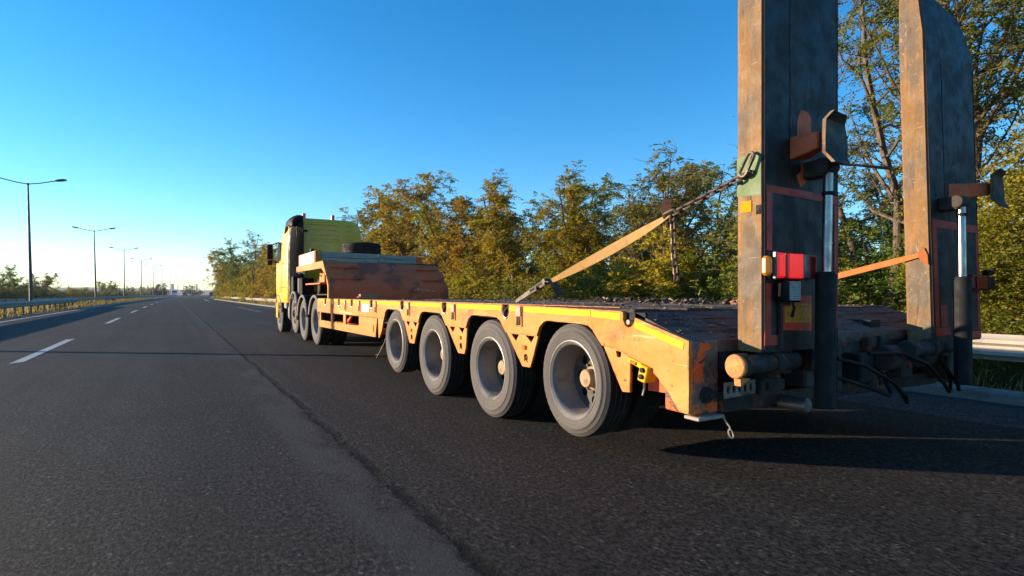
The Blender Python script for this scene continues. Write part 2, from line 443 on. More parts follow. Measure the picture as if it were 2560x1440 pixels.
# ------------------------------------------------------------------ geometry helpers
class MB:
    def __init__(self):
        self.v, self.f = [], []

    def add(self, v, f):
        o = len(self.v)
        self.v += [tuple(p) for p in v]
        self.f += [tuple(i + o for i in q) for q in f]
        return self

    def box(self, x0, x1, y0, y1, z0, z1):
        v = [(x, y, z) for z in (z0, z1) for y in (y0, y1) for x in (x0, x1)]
        return self.add(v, [(0, 2, 3, 1), (4, 5, 7, 6), (0, 1, 5, 4), (2, 6, 7, 3), (0, 4, 6, 2), (1, 3, 7, 5)])

    def loft(self, rings, caps=True):
        n = len(rings[0])
        v = [p for r in rings for p in r]
        f = [(i * n + j, i * n + (j + 1) % n, (i + 1) * n + (j + 1) % n, (i + 1) * n + j) for i in range(len(rings) - 1) for j in range(n)]
        if caps:
            f += [tuple(range(n - 1, -1, -1)), tuple(range((len(rings) - 1) * n, len(rings) * n))]
        return self.add(v, f)

    def prism(self, poly, axis, a, b):
        """extrude a 2-D polygon along an axis; poly in the other two axes, in xyz order"""
        def p3(p, t):
            q = list(p)
            q.insert('xyz'.index(axis), t)
            return tuple(q)
        return self.loft([[p3(p, a) for p in poly], [p3(p, b) for p in poly]])

    def tube(self, pts, r, n=8, caps=True, closed=False):
        pts = [Vector(p) for p in pts]
        rs = r if isinstance(r, (list, tuple)) else [r] * len(pts)
        rings = []
        up = None
        m = len(pts)
        for i, p in enumerate(pts):
            if closed:
                d = pts[(i + 1) % m] - pts[i - 1]
            else:
                d = pts[min(i + 1, m - 1)] - pts[max(i - 1, 0)]
            d.normalize()
            if up is None:
                up = d.orthogonal().normalized()
            else:
                up = (up - d * up.dot(d))
                up = up.normalized() if up.length > 1e-6 else d.orthogonal().normalized()
            sd = d.cross(up)
            rings.append([tuple(p + (up * math.cos(t) + sd * math.sin(t)) * rs[i]) for t in [2 * math.pi * k / n for k in range(n)]])
        if closed:
            rings.append(rings[0])
            return self.loft(rings, False)
        return self.loft(rings, caps)

    def cyl(self, p0, p1, r0, r1=None, n=16):
        return self.tube([p0, p1], [r0, r0 if r1 is None else r1], n)

    def lathe(self, prof, c=(0, 0, 0), n=48, close=False):
        """prof: (x, radius) turned about the x axis through c"""
        rings = [[(c[0] + a, c[1] + r * math.cos(2 * math.pi * k / n), c[2] + r * math.sin(2 * math.pi * k / n)) for k in range(n)] for a, r in prof]
        if close:
            rings.append(rings[0])
        return self.loft(rings, False)

    def sphere(self, c, r, n=10, m=6, sc=(1, 1, 1)):
        rings = []
        for i in range(m + 1):
            a = -math.pi / 2 + math.pi * i / m
            rr = max(math.cos(a), 0.02) * r
            rings.append([(c[0] + rr * math.cos(2 * math.pi * k / n) * sc[0], c[1] + rr * math.sin(2 * math.pi * k / n) * sc[1], c[2] + math.sin(a) * r * sc[2]) for k in range(n)])
        return self.loft(rings)

    def holed(self, outer, holes, x0, x1):
        """plate in the y-z plane with holes, from x0 to x1"""
        bm = bmesh.new()
        es = []
        for lp in [outer] + list(holes):
            vs = [bm.verts.new((x0, p[0], p[1])) for p in lp]
            es += [bm.edges.new((vs[i], vs[(i + 1) % len(vs)])) for i in range(len(vs))]
        bmesh.ops.triangle_fill(bm, edges=es, use_beauty=True, use_dissolve=False)
        r = bmesh.ops.extrude_face_region(bm, geom=bm.faces[:])
        bmesh.ops.translate(bm, verts=[g for g in r['geom'] if isinstance(g, bmesh.types.BMVert)], vec=(x1 - x0, 0, 0))
        bmesh.ops.recalc_face_normals(bm, faces=bm.faces[:])
        bm.verts.index_update()
        self.add([tuple(q.co) for q in bm.verts], [[q.index for q in f.verts] for f in bm.faces])
        bm.free()
        return self

    def move(self, fn):
        self.v = [tuple(fn(Vector(p))) for p in self.v]
        return self


def make_mesh(name, mb, mat, bevel=0.0, smooth=True, angle=32, recalc=True, origin=(0, 0, 0)):
    me = bpy.data.meshes.new(name)
    o = Vector(origin)
    me.from_pydata([tuple(Vector(p) - o) for p in mb.v], [], mb.f)
    if recalc or bevel:
        bm = bmesh.new()
        bm.from_mesh(me)
        if recalc:
            bmesh.ops.recalc_face_normals(bm, faces=bm.faces[:])
        if bevel:
            ed = [e for e in bm.edges if len(e.link_faces) == 2 and e.calc_face_angle(0) > 0.5]
            bmesh.ops.bevel(bm, geom=ed, offset=bevel, segments=1, affect='EDGES', clamp_overlap=True)
        bm.to_mesh(me)
        bm.free()
    if smooth:
        me.polygons.foreach_set('use_smooth', [True] * len(me.polygons))
        me.set_sharp_from_angle(angle=R(angle))
    for m in (mat if isinstance(mat, (list, tuple)) else [mat]):
        me.materials.append(m)
    return me


def wloc(o):
    v = Vector(o.location)
    while o.parent:
        o = o.parent
        v += Vector(o.location)
    return v


def part(name, mb, mat, parent=None, bevel=0.0, label=None, kind=None, smooth=True, angle=32, recalc=True):
    """link a mesh given in world coordinates, its origin at the middle of its box"""
    a = np.array(mb.v)
    c = Vector(((a[:, 0].min() + a[:, 0].max()) / 2, (a[:, 1].min() + a[:, 1].max()) / 2, (a[:, 2].min() + a[:, 2].max()) / 2))
    me = make_mesh(name, mb, mat, bevel, smooth, angle, recalc, c)
    o = bpy.data.objects.new(name, me)
    if parent:
        o.parent = parent
        o.location = c - wloc(parent)
    else:
        o.location = c
    if label:
        o['label'] = label
    if kind:
        o['kind'] = kind
    COL.objects.link(o)
    return o


def tag(o, label, cat, group=None):
    o['label'] = label
    o['category'] = cat
    if group:
        o['group'] = group
    return o


def empty(name, loc, label, cat, group=None):
    o = bpy.data.objects.new(name, None)
    o.location = loc
    o.empty_display_size = 0.3
    COL.objects.link(o)
    return tag(o, label, cat, group)


def inst(o, parent=None, loc=None):
    c = o.copy()
    if parent:
        c.parent = parent
    if loc is not None:
        c.location = loc
    COL.objects.link(c)
    return c


def copy_tree(o, parent=None):
    c = o.copy()
    COL.objects.link(c)
    if parent:
        c.parent = parent
    for ch in list(o.children):
        copy_tree(ch, c)
    return c


# ------------------------------------------------------------------ setting: ground, roads, hills
def curve(y):
    return 1.232e-4 * max(0.0, y - 35) ** 2


def strip(xa, xb, z, ys, cap=None):
    mb = MB()
    n = len(ys)
    for y in ys:
        xr_ = xb + curve(y)
        if cap and y < 150:
            xr_ = min(xr_, cap)
        mb.v += [(xa + curve(y), y, z), (xr_, y, z)]
    mb.f += [(2 * i, 2 * i + 1, 2 * i + 3, 2 * i + 2) for i in range(n - 1)]
    return mb


YS = [-40 + 10 * i for i in range(80)]
g = MB().add([(-4000, -1500, -0.06), (4500, -1500, -0.06), (4500, 5000, -0.06), (-4000, 5000, -0.06)], [(0, 1, 2, 3)])
part('ground', g, M_ground, kind='structure', smooth=False)
road = part('road', strip(-6.55, 5.95, 0.0, YS, 6.75), M_asphalt, kind='structure', smooth=False)
part('opposite_road', strip(-25.5, -13.8, 0.0, YS), M_asphalt_old, kind='structure', smooth=False)
part('hard_shoulder', MB().add([(5.9, -40, -0.004), (7.2, -40, -0.004), (7.2, 140, -0.004), (5.9, 140, -0.004)], [(0, 1, 2, 3)]), M_asphalt_old, kind='structure', smooth=False)
kb = MB()
for y in YS[:18]:
    c = -0.0026 * max(0.0, y - 20)
    kb.v += [(7.2 + c, y, -0.05), (7.2 + c, y, 0.09), (7.24 + c, y, 0.11), (7.42 + c, y, 0.11), (7.42 + c, y, -0.05)]
for i in range(17):
    for j in range(4):
        a = i * 5 + j
        kb.f.append((a, a + 1, a + 6, a + 5))
part('kerb', kb, M_kerb, kind='structure')

# painted markings, each its own sheet 4 mm up, parts of the road
part('edge_line', strip(-5.92, -5.74, 0.004, YS), M_line, road, smooth=False)
k = 0
for y0 in [11.9 + 14.3 * i for i in range(22)]:
    y1 = y0 + 5.6
    mb = strip(-2.24, -2.09, 0.004, [y0, (y0 + y1) / 2, y1])
    if k < 3:
        mb.v = [(p[0], p[1] + (0.12 if p[0] > -2.17 else -0.12), p[2]) for p in mb.v]
    part('lane_dash', mb, M_line, road, smooth=False)
    k += 1
part('shoulder_line', strip(4.5, 4.65, 0.004, [38 + 3 * i for i in range(6)]), M_line_faded, road, smooth=False)
part('shoulder_line', strip(4.0, 4.22, 0.004, [100 + 8 * i for i in range(5)]), M_line, road, smooth=False)
# far hills
hb = MB()
az = [-50 + 2.0 * i for i in range(60)]
rg = random.Random(5)
hs = [13 + 6 * math.sin(i * 0.35) + 5 * math.sin(i * 0.13 + 1) + rg.uniform(-1.5, 1.5) for i in range(60)]
for a, h in zip(az, hs):
    ca, sa = math.cos(R(a)), math.sin(R(a))
    hb.v += [(1100 * sa, 1100 * ca, -1), (1500 * sa, 1500 * ca, h * 0.6), (2000 * sa, 2000 * ca, h + 4), (2600 * sa, 2600 * ca, h * 0.5)]
for i in range(59):
    for j in range(3):
        q = i * 4 + j
        hb.f.append((q, q + 4, q + 5, q + 1))
part('hills', hb, M_hill, kind='structure')

# ------------------------------------------------------------------ lamp posts
def lamp_meshes():
    p = MB().tube([(0, 0, -0.1), (0, 0, 1.2), (0, 0, 5), (0, 0, 9.95)], [0.14, 0.125, 0.095, 0.06], 10)
    p.tube([(0, 0, 9.9), (0, 0, 10.08)], [0.08, 0.08], 8)
    pole = make_mesh('pole', p, M_pole)
    a = MB()
    for s in (-1, 1):
        a.tube([(s * 0.05, 0, 10.0), (s * 0.7, 0, 10.10), (s * 1.6, 0, 10.33), (s * 2.0, 0, 10.42)], 0.042, 7)
    arm = make_mesh('arm', a, M_pole)
    heads = []
    for s in (-1, 1):
        hd = MB().loft([[(s * x, -w, z0), (s * x, w, z0), (s * x, w * 0.6, z1), (s * x, -w * 0.6, z1)] for x, w, z0, z1 in ((1.75, 0.05, 10.34, 10.44), (1.95, 0.13, 10.34, 10.52), (2.3, 0.15, 10.40, 10.58), (2.52, 0.08, 10.45, 10.56))])
        heads.append(make_mesh('lamp_head', hd, M_pole))
    return pole, arm, heads


LP, LA, LH = lamp_meshes()
lamp_y = [19.9] + [60.0 + 40.2 * i for i in range(13)]
words = ['out of view beside the near left rail', 'nearest and tallest of the row in the median', 'second in the row, leaning slightly left', 'third in the row counting from the left', 'fourth in the row, left of the dark bush',
         'fifth in the row along the median', 'sixth in the row, before the dark round bush', 'seventh in the row, just right of the dark bush', 'eighth in the row, beside the white lorry',
         'ninth in the row, between the two far towers', 'tenth in the row far along the curve', 'eleventh in the row far along the curve', 'twelfth in the row, close to the right treeline', 'thirteenth and last, nearly touching the right treeline']
for i, y in enumerate(lamp_y):
    L = empty('street_lamp', (-10.05 + curve(y), y, 0), 'twin-arm grey lamp post, ' + words[i], 'lamp post', 'twin-arm lamp posts along the median')
    L.rotation_euler = (0, -0.022 if i in (1, 2) else rnd.uniform(-0.006, 0.006), -curve(y + 1) + curve(y))
    for nm, me in (('pole', LP), ('arm', LA), ('lamp_head', LH[0]), ('lamp_head', LH[1])):
        o = bpy.data.objects.new(nm, me)
        o.parent = L
        COL.objects.link(o)

# ------------------------------------------------------------------ guard rails
def wbeam(length):
    prof = [(0.0, 0.0), (0.012, 0.025), (0.078, 0.065), (0.080, 0.105), (0.022, 0.140), (0.022, 0.168), (0.080, 0.203), (0.078, 0.243), (0.012, 0.283), (0.0, 0.308)]
    mb = MB()
    ring0 = [(d, 0, z) for d, z in prof] + [(d - 0.006, 0, z) for d, z in reversed(prof)]
    ring1 = [(d, length, z) for d, z, in [(p[0], p[2]) for p in ring0]]
    mb.loft([ring0, ring1])
    return make_mesh('rail_beam', mb, M_rail, angle=50)


def post_mesh():
    mb = MB().box(-0.05, 0.05, -0.035, 0.035, -0.1, 0.70)
    return make_mesh('rail_post', mb, M_post, bevel=0.008)


def spacer_mesh():
    return make_mesh('rail_bolt', MB().cyl((0, 0, 0), (0.02, 0, 0), 0.022, n=8), M_post)


WB, PM, BM = wbeam(4.0), post_mesh(), spacer_mesh()
WBL = wbeam(8.0)


def guard_rail(label, xs, y0, y1, face, zt=0.67, step=2.0, seg=4.0, group='steel guard rails'):
    G = empty('guard_rail', (xs(y0), y0, 0), label, 'guard rail', group)
    y = y0
    while y < y1 - 0.1:
        o = bpy.data.objects.new('rail_beam', WB if seg == 4.0 else WBL)
        o.parent = G
        ye = y + seg
        o.location = (xs(y) - xs(y0), y - y0, zt - 0.308)
        ang = math.atan2(xs(ye) - xs(y), seg)
        if face > 0:
            o.rotation_euler = (0, 0, -ang)
        else:
            o.rotation_euler = (0, 0, math.pi - ang)
            o.location = (xs(ye) - xs(y0), ye - y0, zt - 0.308)
        COL.objects.link(o)
        yy = y + 0.4
        while yy < ye:
            p = bpy.data.objects.new('rail_post', PM)
            p.parent = G
            p.location = (xs(yy) - xs(y0) - face * 0.065, yy - y0, 0)
            COL.objects.link(p)
            if abs(yy) < 45 and yy > -2:
                b = bpy.data.objects.new('rail_bolt', BM)
                b.parent = G
                b.location = (xs(yy) - xs(y0) + face * 0.022 - (0.02 if face < 0 else 0), yy - y0, zt - 0.154)
                COL.objects.link(b)
            yy += step
        y = ye
    return G


guard_rail('sunlit steel guard rail along the right verge in front of the trees', lambda y: 8.40 - 0.0006 * max(0.0, y - 20), -3.0, 153.0, -1, 0.625)
guard_rail('near grey guard rail on the left verge, on closely set posts', lambda y: -7.17, 17.0, 61.0, 1, 0.70, 2.0)
guard_rail('farther guard rail past the near one\'s end, following the median', lambda y: -8.6 + 0.7 * min(1, max(0, (y - 52) / 60)) + curve(y), 52.0, 300.0, 1, 0.72, 4.0, 8.0)
guard_rail('low grey guard rail along the opposite carriageway behind the lamp posts', lambda y: -12.6 + curve(y), 12.0, 300.0, -1, 0.70, 4.0, 8.0)

# ------------------------------------------------------------------ trailer
T = empty('low_loader_trailer', (3.93, 6.5, 0), 'empty orange low-loader trailer with raised rear ramps, four axles on its left side', 'trailer')
XL = 2.43


def arc(cy, cz, r, a0, a1, n):
    return [(cy + r * math.cos(R(a0 + (a1 - a0) * i / n)), cz + r * math.sin(R(a0 + (a1 - a0) * i / n))) for i in range(n + 1)]


# top edge (front to rear) with U notches, then the lower edge with wheel arches back to the front
def notch(y, w, ztop, zbot):
    r = w / 2
    return [(y + r, ztop)] + [(y + r * math.cos(R(-a)), zbot + r + r * math.sin(R(-a))) for a in range(0, 181, 30)] + [(y - r, ztop)]


NOTCH = [11.0, 9.98, 9.155, 8.109, 6.825, 5.537, 4.25]
top = [(11.68, 1.012)]
for y in NOTCH:
    top += notch(y, 0.115, 1.012, 0.897)
top += [(2.79, 0.992), (2.765, 0.985), (2.765, 0.935), (2.745, 0.905), (2.715, 0.892), (2.69, 0.90), (2.665, 0.925), (2.655, 0.955), (2.23, 0.842)]
low = [(2.23, 0.44), (2.267, 0.441), (2.304, 0.452), (2.362, 0.515), (2.411, 0.566), (2.462, 0.611), (2.545, 0.665), (2.701, 0.711), (2.736, 0.727), (2.87, 0.757), (2.973, 0.762),
       (3.026, 0.81), (3.075, 0.860), (3.12, 0.884), (3.20, 0.893), (3.621, 0.899), (3.665, 0.888), (3.727, 0.846), (3.765, 0.775)]
for a, b in ((4.25, 5.03), (5.50, 6.29), (6.79, 7.545)):
    low += [(a, 0.775), (a + 0.05, 0.822), (a + 0.10, 0.872), (a + 0.155, 0.895), (a + 0.24, 0.901), (b - 0.20, 0.903), (b - 0.13, 0.898), (b - 0.06, 0.862), (b - 0.02, 0.80), (b, 0.772)]
low += [(11.68, 0.76)]
sf = part('side_frame', MB().holed(top + low, [], XL, XL + 0.03), M_orange, T, bevel=0.0, angle=25)
part('side_frame', MB().box(5.40, 5.43, 2.73, 11.68, 0.77, 1.0), M_grime, T)
part('side_frame', MB().prism([(2.24, 0.44), (2.725, 0.70), (2.725, 0.965), (2.24, 0.832)], 'x', 5.40, 5.43), M_grime, T)
for y in NOTCH:
    part('stake_pocket', MB().holed(notch(y, 0.112, 1.0, 0.90), [], XL + 0.10, XL + 0.12), M_grime, T)
    part('lashing_ring', MB().tube([(XL + 0.02 + 0.03 * math.sin(t), y + 0.038 * math.cos(t), 0.945 + 0.045 * math.sin(t) + 0.02 * math.cos(t)) for t in [i * 0.5236 for i in range(12)]], 0.009, 6, closed=True), M_steel, T)
# front lower panel with three openings
win = [[(11.455, 0.752), (10.61, 0.752), (10.61, 0.601), (11.44, 0.599)], [(10.465, 0.754), (9.737, 0.754), (9.737, 0.61), (10.465, 0.603)], [(9.592, 0.758), (8.794, 0.760), (8.794, 0.613), (9.592, 0.602)]]
part('lower_panel', MB().holed([(11.535, 0.758), (7.88, 0.764), (7.96, 0.493), (9.5, 0.482), (11.585, 0.468)], win, XL + 0.012, XL + 0.04), M_orange, T, angle=25)
part('arch_plate', MB().holed([(7.83, 0.768), (7.80, 0.496), (7.775, 0.492), (7.67, 0.595), (7.60, 0.74), (7.575, 0.768)], [], XL + 0.010, XL + 0.036), M_orange, T)
lt = MB().box(XL + 0.002, XL + 0.014, 8.03, 8.09, 0.56, 0.66)
part('panel_latch', lt, M_orange, T, bevel=0.004)
# inner braces seen through the openings
for y0 in (10.45, 9.55, 8.95):
    part('brace', MB().tube([(XL + 0.35, y0 + 0.45, 0.52), (XL + 0.35, y0 - 0.15, 0.76)], 0.035, 6), M_orange_dark, T)
part('brace_rail', MB().box(XL + 0.3, XL + 0.4, 7.9, 11.5, 0.49, 0.56), M_orange_dark, T)
# triangular plates between the wheels
for a, b, c, d in ((3.765, 4.255, 4.001, 3.883), (5.03, 5.505, 5.228, 5.09), (6.30, 6.79, 6.598, 6.45)):
    hh = [[(b - 0.07, 0.766), (b - 0.20, 0.768), (b - 0.155, 0.712)], [(a + 0.185, 0.767), (a + 0.055, 0.768), (a + 0.10, 0.714)]]
    part('wheel_gap_plate', MB().holed([(a, 0.774), (b, 0.774), (c + 0.02, 0.53), (c, 0.512), (d, 0.515), (d - 0.035, 0.585)], hh, XL + 0.016, XL + 0.034), M_orange, T)
    m = (c + d) / 2
    lp = part('marker_light', MB().box(XL + 0.0, XL + 0.016, m - 0.005, m + 0.05, 0.650, 0.688), M_amberlit if a < 4 else M_amber, T, bevel=0.006)
    # small worn stamped emblem
    em = MB().tube([(XL + 0.013, m + 0.005 + 0.022 * math.cos(t), 0.592 + 0.024 * math.sin(t)) for t in [i * 0.7854 for i in range(8)]], 0.004, 5, closed=True)
    em.tube([(XL + 0.013, m - 0.02, 0.555), (XL + 0.013, m + 0.01, 0.592), (XL + 0.013, m + 0.0, 0.612)], 0.004, 5).tube([(XL + 0.013, m + 0.03, 0.56), (XL + 0.013, m + 0.008, 0.585)], 0.004, 5)
    part('stamped_emblem', em, M_ink, T)
# plate behind the last wheel and its hole
part('wheel_gap_plate', MB().holed([(2.973, 0.757), (2.86, 0.752), (2.716, 0.712), (2.722, 0.487), (2.79, 0.483)], [[(2.853, 0.738), (2.80, 0.732), (2.803, 0.702), (2.82, 0.694), (2.842, 0.70)]], XL + 0.016, XL + 0.036), M_orange, T)
part('inner_gusset', MB().holed([(2.71, 0.70), (2.43, 0.60), (2.46, 0.50), (2.71, 0.49)], [], XL + 0.16, XL + 0.18), M_orange_dark, T)
# hinged stake brackets
for y in (10.40, 9.54, 8.718, 7.895, 6.59, 5.30, 4.02):
    fr = MB().holed([(y - 0.046, 0.835), (y + 0.046, 0.835), (y + 0.046, 1.0), (y - 0.046, 1.0)], [[(y - 0.034, 0.845), (y + 0.034, 0.845), (y + 0.034, 0.915), (y - 0.034, 0.915)]], XL - 0.010, XL - 0.001)
    part('stake_bracket', fr, M_orange, T)
    part('bracket_pocket', MB().box(XL - 0.004, XL - 0.002, y - 0.034, y + 0.034, 0.845, 0.915), M_black, T)
    part('bracket_flap', MB().box(XL - 0.018, XL - 0.011, y - 0.040, y + 0.036, 0.918, 1.0), M_flap, T, bevel=0.003)
# yellow reflective strips between the notches
edges = [(11.62, 11.09), (10.90, 10.46), (10.32, 10.06), (9.90, 9.61), (9.46, 9.24), (9.07, 8.79), (8.64, 8.19), (8.02, 7.96), (7.84, 6.90), (6.75, 6.65), (6.53, 5.61), (5.47, 5.36), (5.23, 4.32), (4.18, 4.08), (3.95, 3.09), (3.083, 2.785)]
for i, (a, b) in enumerate(edges):
    if 0.8 < a - b < 0.9 and a < 4:
        za, zb = 1.0, 0.990
    else:
        za = zb = 1.002
    d = 0.044 if i > 2 else 0.035
    if i == len(edges) - 1:
        za, zb = 0.990, 0.978
    part('reflective_strip', MB().prism([(a, za), (b, zb), (b, zb - d), (a, za - d)], 'x', XL - 0.003, XL - 0.0005), M_yellowtape, T)
part('reflective_strip', MB().prism([(2.652, 0.936), (2.262, 0.832), (2.271, 0.792), (2.663, 0.896)], 'x', XL - 0.003, XL - 0.0005), M_yellowtape, T)
part('notice_plate', MB().box(XL - 0.004, XL - 0.001, 8.215, 8.58, 0.838, 0.952), M_whitepanel, T)
# control box on a strip behind the last wheel
part('marker_strip', MB().prism([(2.703, 0.713), (2.588, 0.684), (2.594, 0.652), (2.707, 0.682)], 'x', XL - 0.012, XL - 0.001), M_yellowtape, T)
part('marker_light', MB().prism([(2.675, 0.698), (2.63, 0.687), (2.633, 0.668), (2.678, 0.679)], 'x', XL - 0.022, XL - 0.0125), M_amberlit, T)
cb = part('control_box', MB().prism([(2.585, 0.684), (2.514, 0.664), (2.542, 0.570), (2.608, 0.583)], 'x', XL - 0.03, XL + 0.06), M_yellowtape, T, bevel=0.006)
for z in (0.648, 0.608):
    part('push_button', MB().cyl((XL - 0.042, 2.562 + (z - 0.628) * -0.25, z), (XL - 0.031, 2.562 + (z - 0.628) * -0.25, z), 0.016, n=12), M_black, cb)
part('cable_gland', MB().tube([(XL + 0.0, 2.575, 0.575), (XL + 0.01, 2.585, 0.53), (XL + 0.0, 2.59, 0.49)], [0.008, 0.008, 0.006], 6), M_steel, T)
part('notch_bolt', MB().cyl((XL + 0.03, 2.715, 0.925), (XL - 0.004, 2.715, 0.925), 0.016, n=10), M_flap, T)
part('notch_back_plate', MB().box(XL + 0.032, XL + 0.05, 2.60, 2.82, 0.87, 0.985), M_black, T)

# deck
px = 2.465
k = 0
while px < 5.38:
    pw = 0.232
    part('deck_plank', MB().box(px, min(px + pw - 0.012, 5.395), 2.70, 11.55, 0.955 + rnd.uniform(-0.003, 0.003), 1.0 + rnd.uniform(-0.007, 0.007)), M_deckwood, T, bevel=0.006)
    px += pw
part('deck_frame', MB().box(2.465, 5.395, 2.72, 11.6, 0.912, 0.953), M_grime, T)
part('deck_edge', MB().box(XL + 0.002, XL + 0.034, 2.80, 11.55, 1.0125, 1.017), M_orange, T)
part('tail_deck', MB().prism([(2.69, 0.985), (2.69, 0.90), (2.24, 0.77), (2.24, 0.835)], 'x', 2.462, 5.398), M_decktail, T)
for i in range(2):
    y = 2.56 - 0.18 * i
    z = 0.835 + (y - 2.24) / 0.45 * 0.15
    part('tail_rib', MB().box(2.5, 5.36, y - 0.012, y + 0.012, z - 0.01, z + 0.006), M_decktail, T)
for x0, x1 in ((3.35, 3.47), (4.39, 4.51)):
    part('main_beam', MB().box(x0, x1, 2.3, 11.5, 0.56, 0.91), M_black, T)
for y in (10.6, 9.2, 8.0):
    part('cross_member', MB().box(XL + 0.06, 5.38, y - 0.05, y + 0.05, 0.80, 0.91), M_grime, T)

# wheels -------------------------------------------------------------
def tyre_prof(r, rr, wd):
    """x 0 is the outer face"""
    p = [(0.012, rr - 0.012), (0.0, rr + 0.012), (-0.004, rr + 0.03), (-0.012, rr + (r - rr) * 0.45), (-0.012, rr + (r - rr) * 0.56), (-0.006, rr + (r - rr) * 0.60), (0.0, r - 0.045), (0.006, r - 0.030), (0.010, r - 0.028), (0.022, r - 0.004)]
    x = 0.03
    n = 4
    sp = (wd - 0.06) / n
    for i in range(n):
        p += [(x, r), (x + sp - 0.010, r)]
        if i < n - 1:
            p += [(x + sp - 0.008, r - 0.012), (x + sp - 0.002, r - 0.012)]
        x += sp
    p += [(wd - 0.02, r - 0.006), (wd - 0.006, r - 0.03), (wd + 0.010, rr + (r - rr) * 0.5), (wd, rr + 0.015), (wd - 0.02, rr - 0.01)]
    return p


def rim_disc(mb, x, r0, r1, holes, hr, rc, depth=0.012):
    """a wheel disc in the y-z plane at x with round hand holes"""
    n = holes
    for k in range(n):
        a0 = 2 * math.pi * (k - 0.5) / n
        a1 = 2 * math.pi * (k + 0.5) / n
        am = (a0 + a1) / 2
        bd = []
        for i in range(6):
            bd.append((r1, a0 + (a1 - a0) * i / 6))
        for i in range(4):
            bd.append((r1 + (r0 - r1) * i / 4, a1))
        for i in range(6):
            bd.append((r0, a1 + (a0 - a1) * i / 6))
        for i in range(4):
            bd.append((r0 + (r1 - r0) * i / 4, a0))
        cy, cz = rc * math.cos(am), rc * math.sin(am)
        v, f = [], []
        m = len(bd)
        for rr, aa in bd:
            v.append((x, rr * math.cos(aa), rr * math.sin(aa)))
        for rr, aa in bd:
            dy, dz = rr * math.cos(aa) - cy, rr * math.sin(aa) - cz
            q = hr / math.hypot(dy, dz)
            v.append((x, cy + dy * q, cz + dz * q))
        for i in range(m):
            v.append((x + depth, v[m + i][1], v[m + i][2]))
        for i in range(m):
            j = (i + 1) % m
            f += [(i, j, m + j, m + i), (m + i, m + j, 2 * m + j, 2 * m + i)]
        mb.add(v, f)


def wheel_meshes(r, rr, wd, hub=True, deep=0.205):
    tl_ = MB().lathe(tyre_prof(r, rr, wd), n=96)
    tl_.v = [(p[0], p[1] * q_, p[2] * q_) for p, q_ in ((p, 1 - (0.0028 / r if (i_ % 96) % 2 == 0 and r - 0.027 < math.hypot(p[1], p[2]) and p[0] < 0.034 else 0)) for i_, p in enumerate(tl_.v))]
    ty = make_mesh('tyre', tl_, [M_tyre, M_rubber], angle=40)
    mi = [1 if (abs(p.normal.x) < 0.75 and math.hypot(p.center.y, p.center.z) > r - 0.02) or p.normal.x > 0.5 else 0 for p in ty.polygons]
    ty.polygons.foreach_set('material_index', mi)
    rm = MB().lathe([(0.010, rr - 0.014), (0.002, rr - 0.004), (-0.004, rr + 0.002), (-0.002, rr + 0.010), (0.004, rr + 0.012), (0.012, rr + 0.010)], n=64)
    rm.lathe([(0.010, rr - 0.014), (0.022, rr - 0.024), (0.05, rr - 0.030), (0.10, rr - 0.036), (deep - 0.02, rr - 0.048), (deep, rr - 0.075)], n=64)
    rim_disc(rm, deep, 0.085, rr - 0.075, 8, 0.034, (rr - 0.075) * 0.62 + 0.085 * 0.38 + 0.012)
    rm.lathe([(deep + 0.05, rr - 0.04), (deep + 0.05, 0.0)], n=32)
    for q in range(10):
        a = 2 * math.pi * (q + 0.5) / 10
        rm.cyl((deep, 0.105 * math.cos(a), 0.105 * math.sin(a)), (deep - 0.022, 0.105 * math.cos(a), 0.105 * math.sin(a)), 0.010, n=6)
    rim = make_mesh('rim', rm, [M_rim, M_rimdisc], angle=40)
    rim.polygons.foreach_set('material_index', [1 if p.center.x > deep - 0.028 else 0 for p in rim.polygons])
    hb_ = MB().lathe([(deep, 0.088), (deep - 0.022, 0.084), (deep - 0.026, 0.068), (0.125, 0.066), (0.117, 0.060), (0.115, 0.0)], n=24)
    hubm = make_mesh('hub_cap', hb_, M_hub, angle=40)
    return ty, rim, hubm


def wheel(parent, meshes, x, y, z, rot=0.0):
    ty, rim, hubm = meshes
    o = bpy.data.objects.new('wheel', None)
    o.parent = parent
    o.location = Vector((x, y, z)) - wloc(parent)
    o.rotation_euler = (rot, 0, 0)
    o.empty_display_size = 0.2
    COL.objects.link(o)
    for nm, me in (('tyre', ty), ('rim', rim), ('hub_cap', hubm)):
        c = bpy.data.objects.new(nm, me)
        c.parent = o
        COL.objects.link(c)
    return o


WBig = wheel_meshes(0.436, 0.272, 0.235)
WSm = wheel_meshes(0.402, 0.272, 0.235)
AX = [(3.305, 0.492, WSm), (4.530, 0.436, WBig), (5.845, 0.436, WBig), (7.075, 0.500, WSm)]
inner = make_mesh('inner_tyre', MB().lathe([(0.02, 0.255), (0.0, 0.28), (-0.01, 0.34), (0.0, 0.40), (0.03, 0.43), (0.2, 0.43), (0.235, 0.39), (0.235, 0.28), (0.2, 0.255)], n=48), M_rubber)
for i, (y, z, ms) in enumerate(AX):
    wheel(T, ms, XL, y, z, i * 0.9)
    for x in (XL + 0.29, 4.58, 4.87):
        o = bpy.data.objects.new('inner_tyre', inner)
        o.parent = T
        o.location = Vector((x, y, z)) - Vector(T.location)
        sc = 0.93 if ms is WSm else 1.0
        o.scale = (1, sc, sc)
        COL.objects.link(o)
    part('axle', MB().cyl((XL + 0.2, y, z), (5.2, y, z), 0.065, n=12), M_black, T)
    part('wheel_well', MB().prism([(y - 0.48, 0.90), (y - 0.5, 0.72), (y - 0.485, 0.72), (y - 0.465, 0.888), (y + 0.465, 0.888), (y + 0.485, 0.72), (y + 0.5, 0.72), (y + 0.48, 0.90)], 'x', XL + 0.05, XL + 0.75), M_black, T)
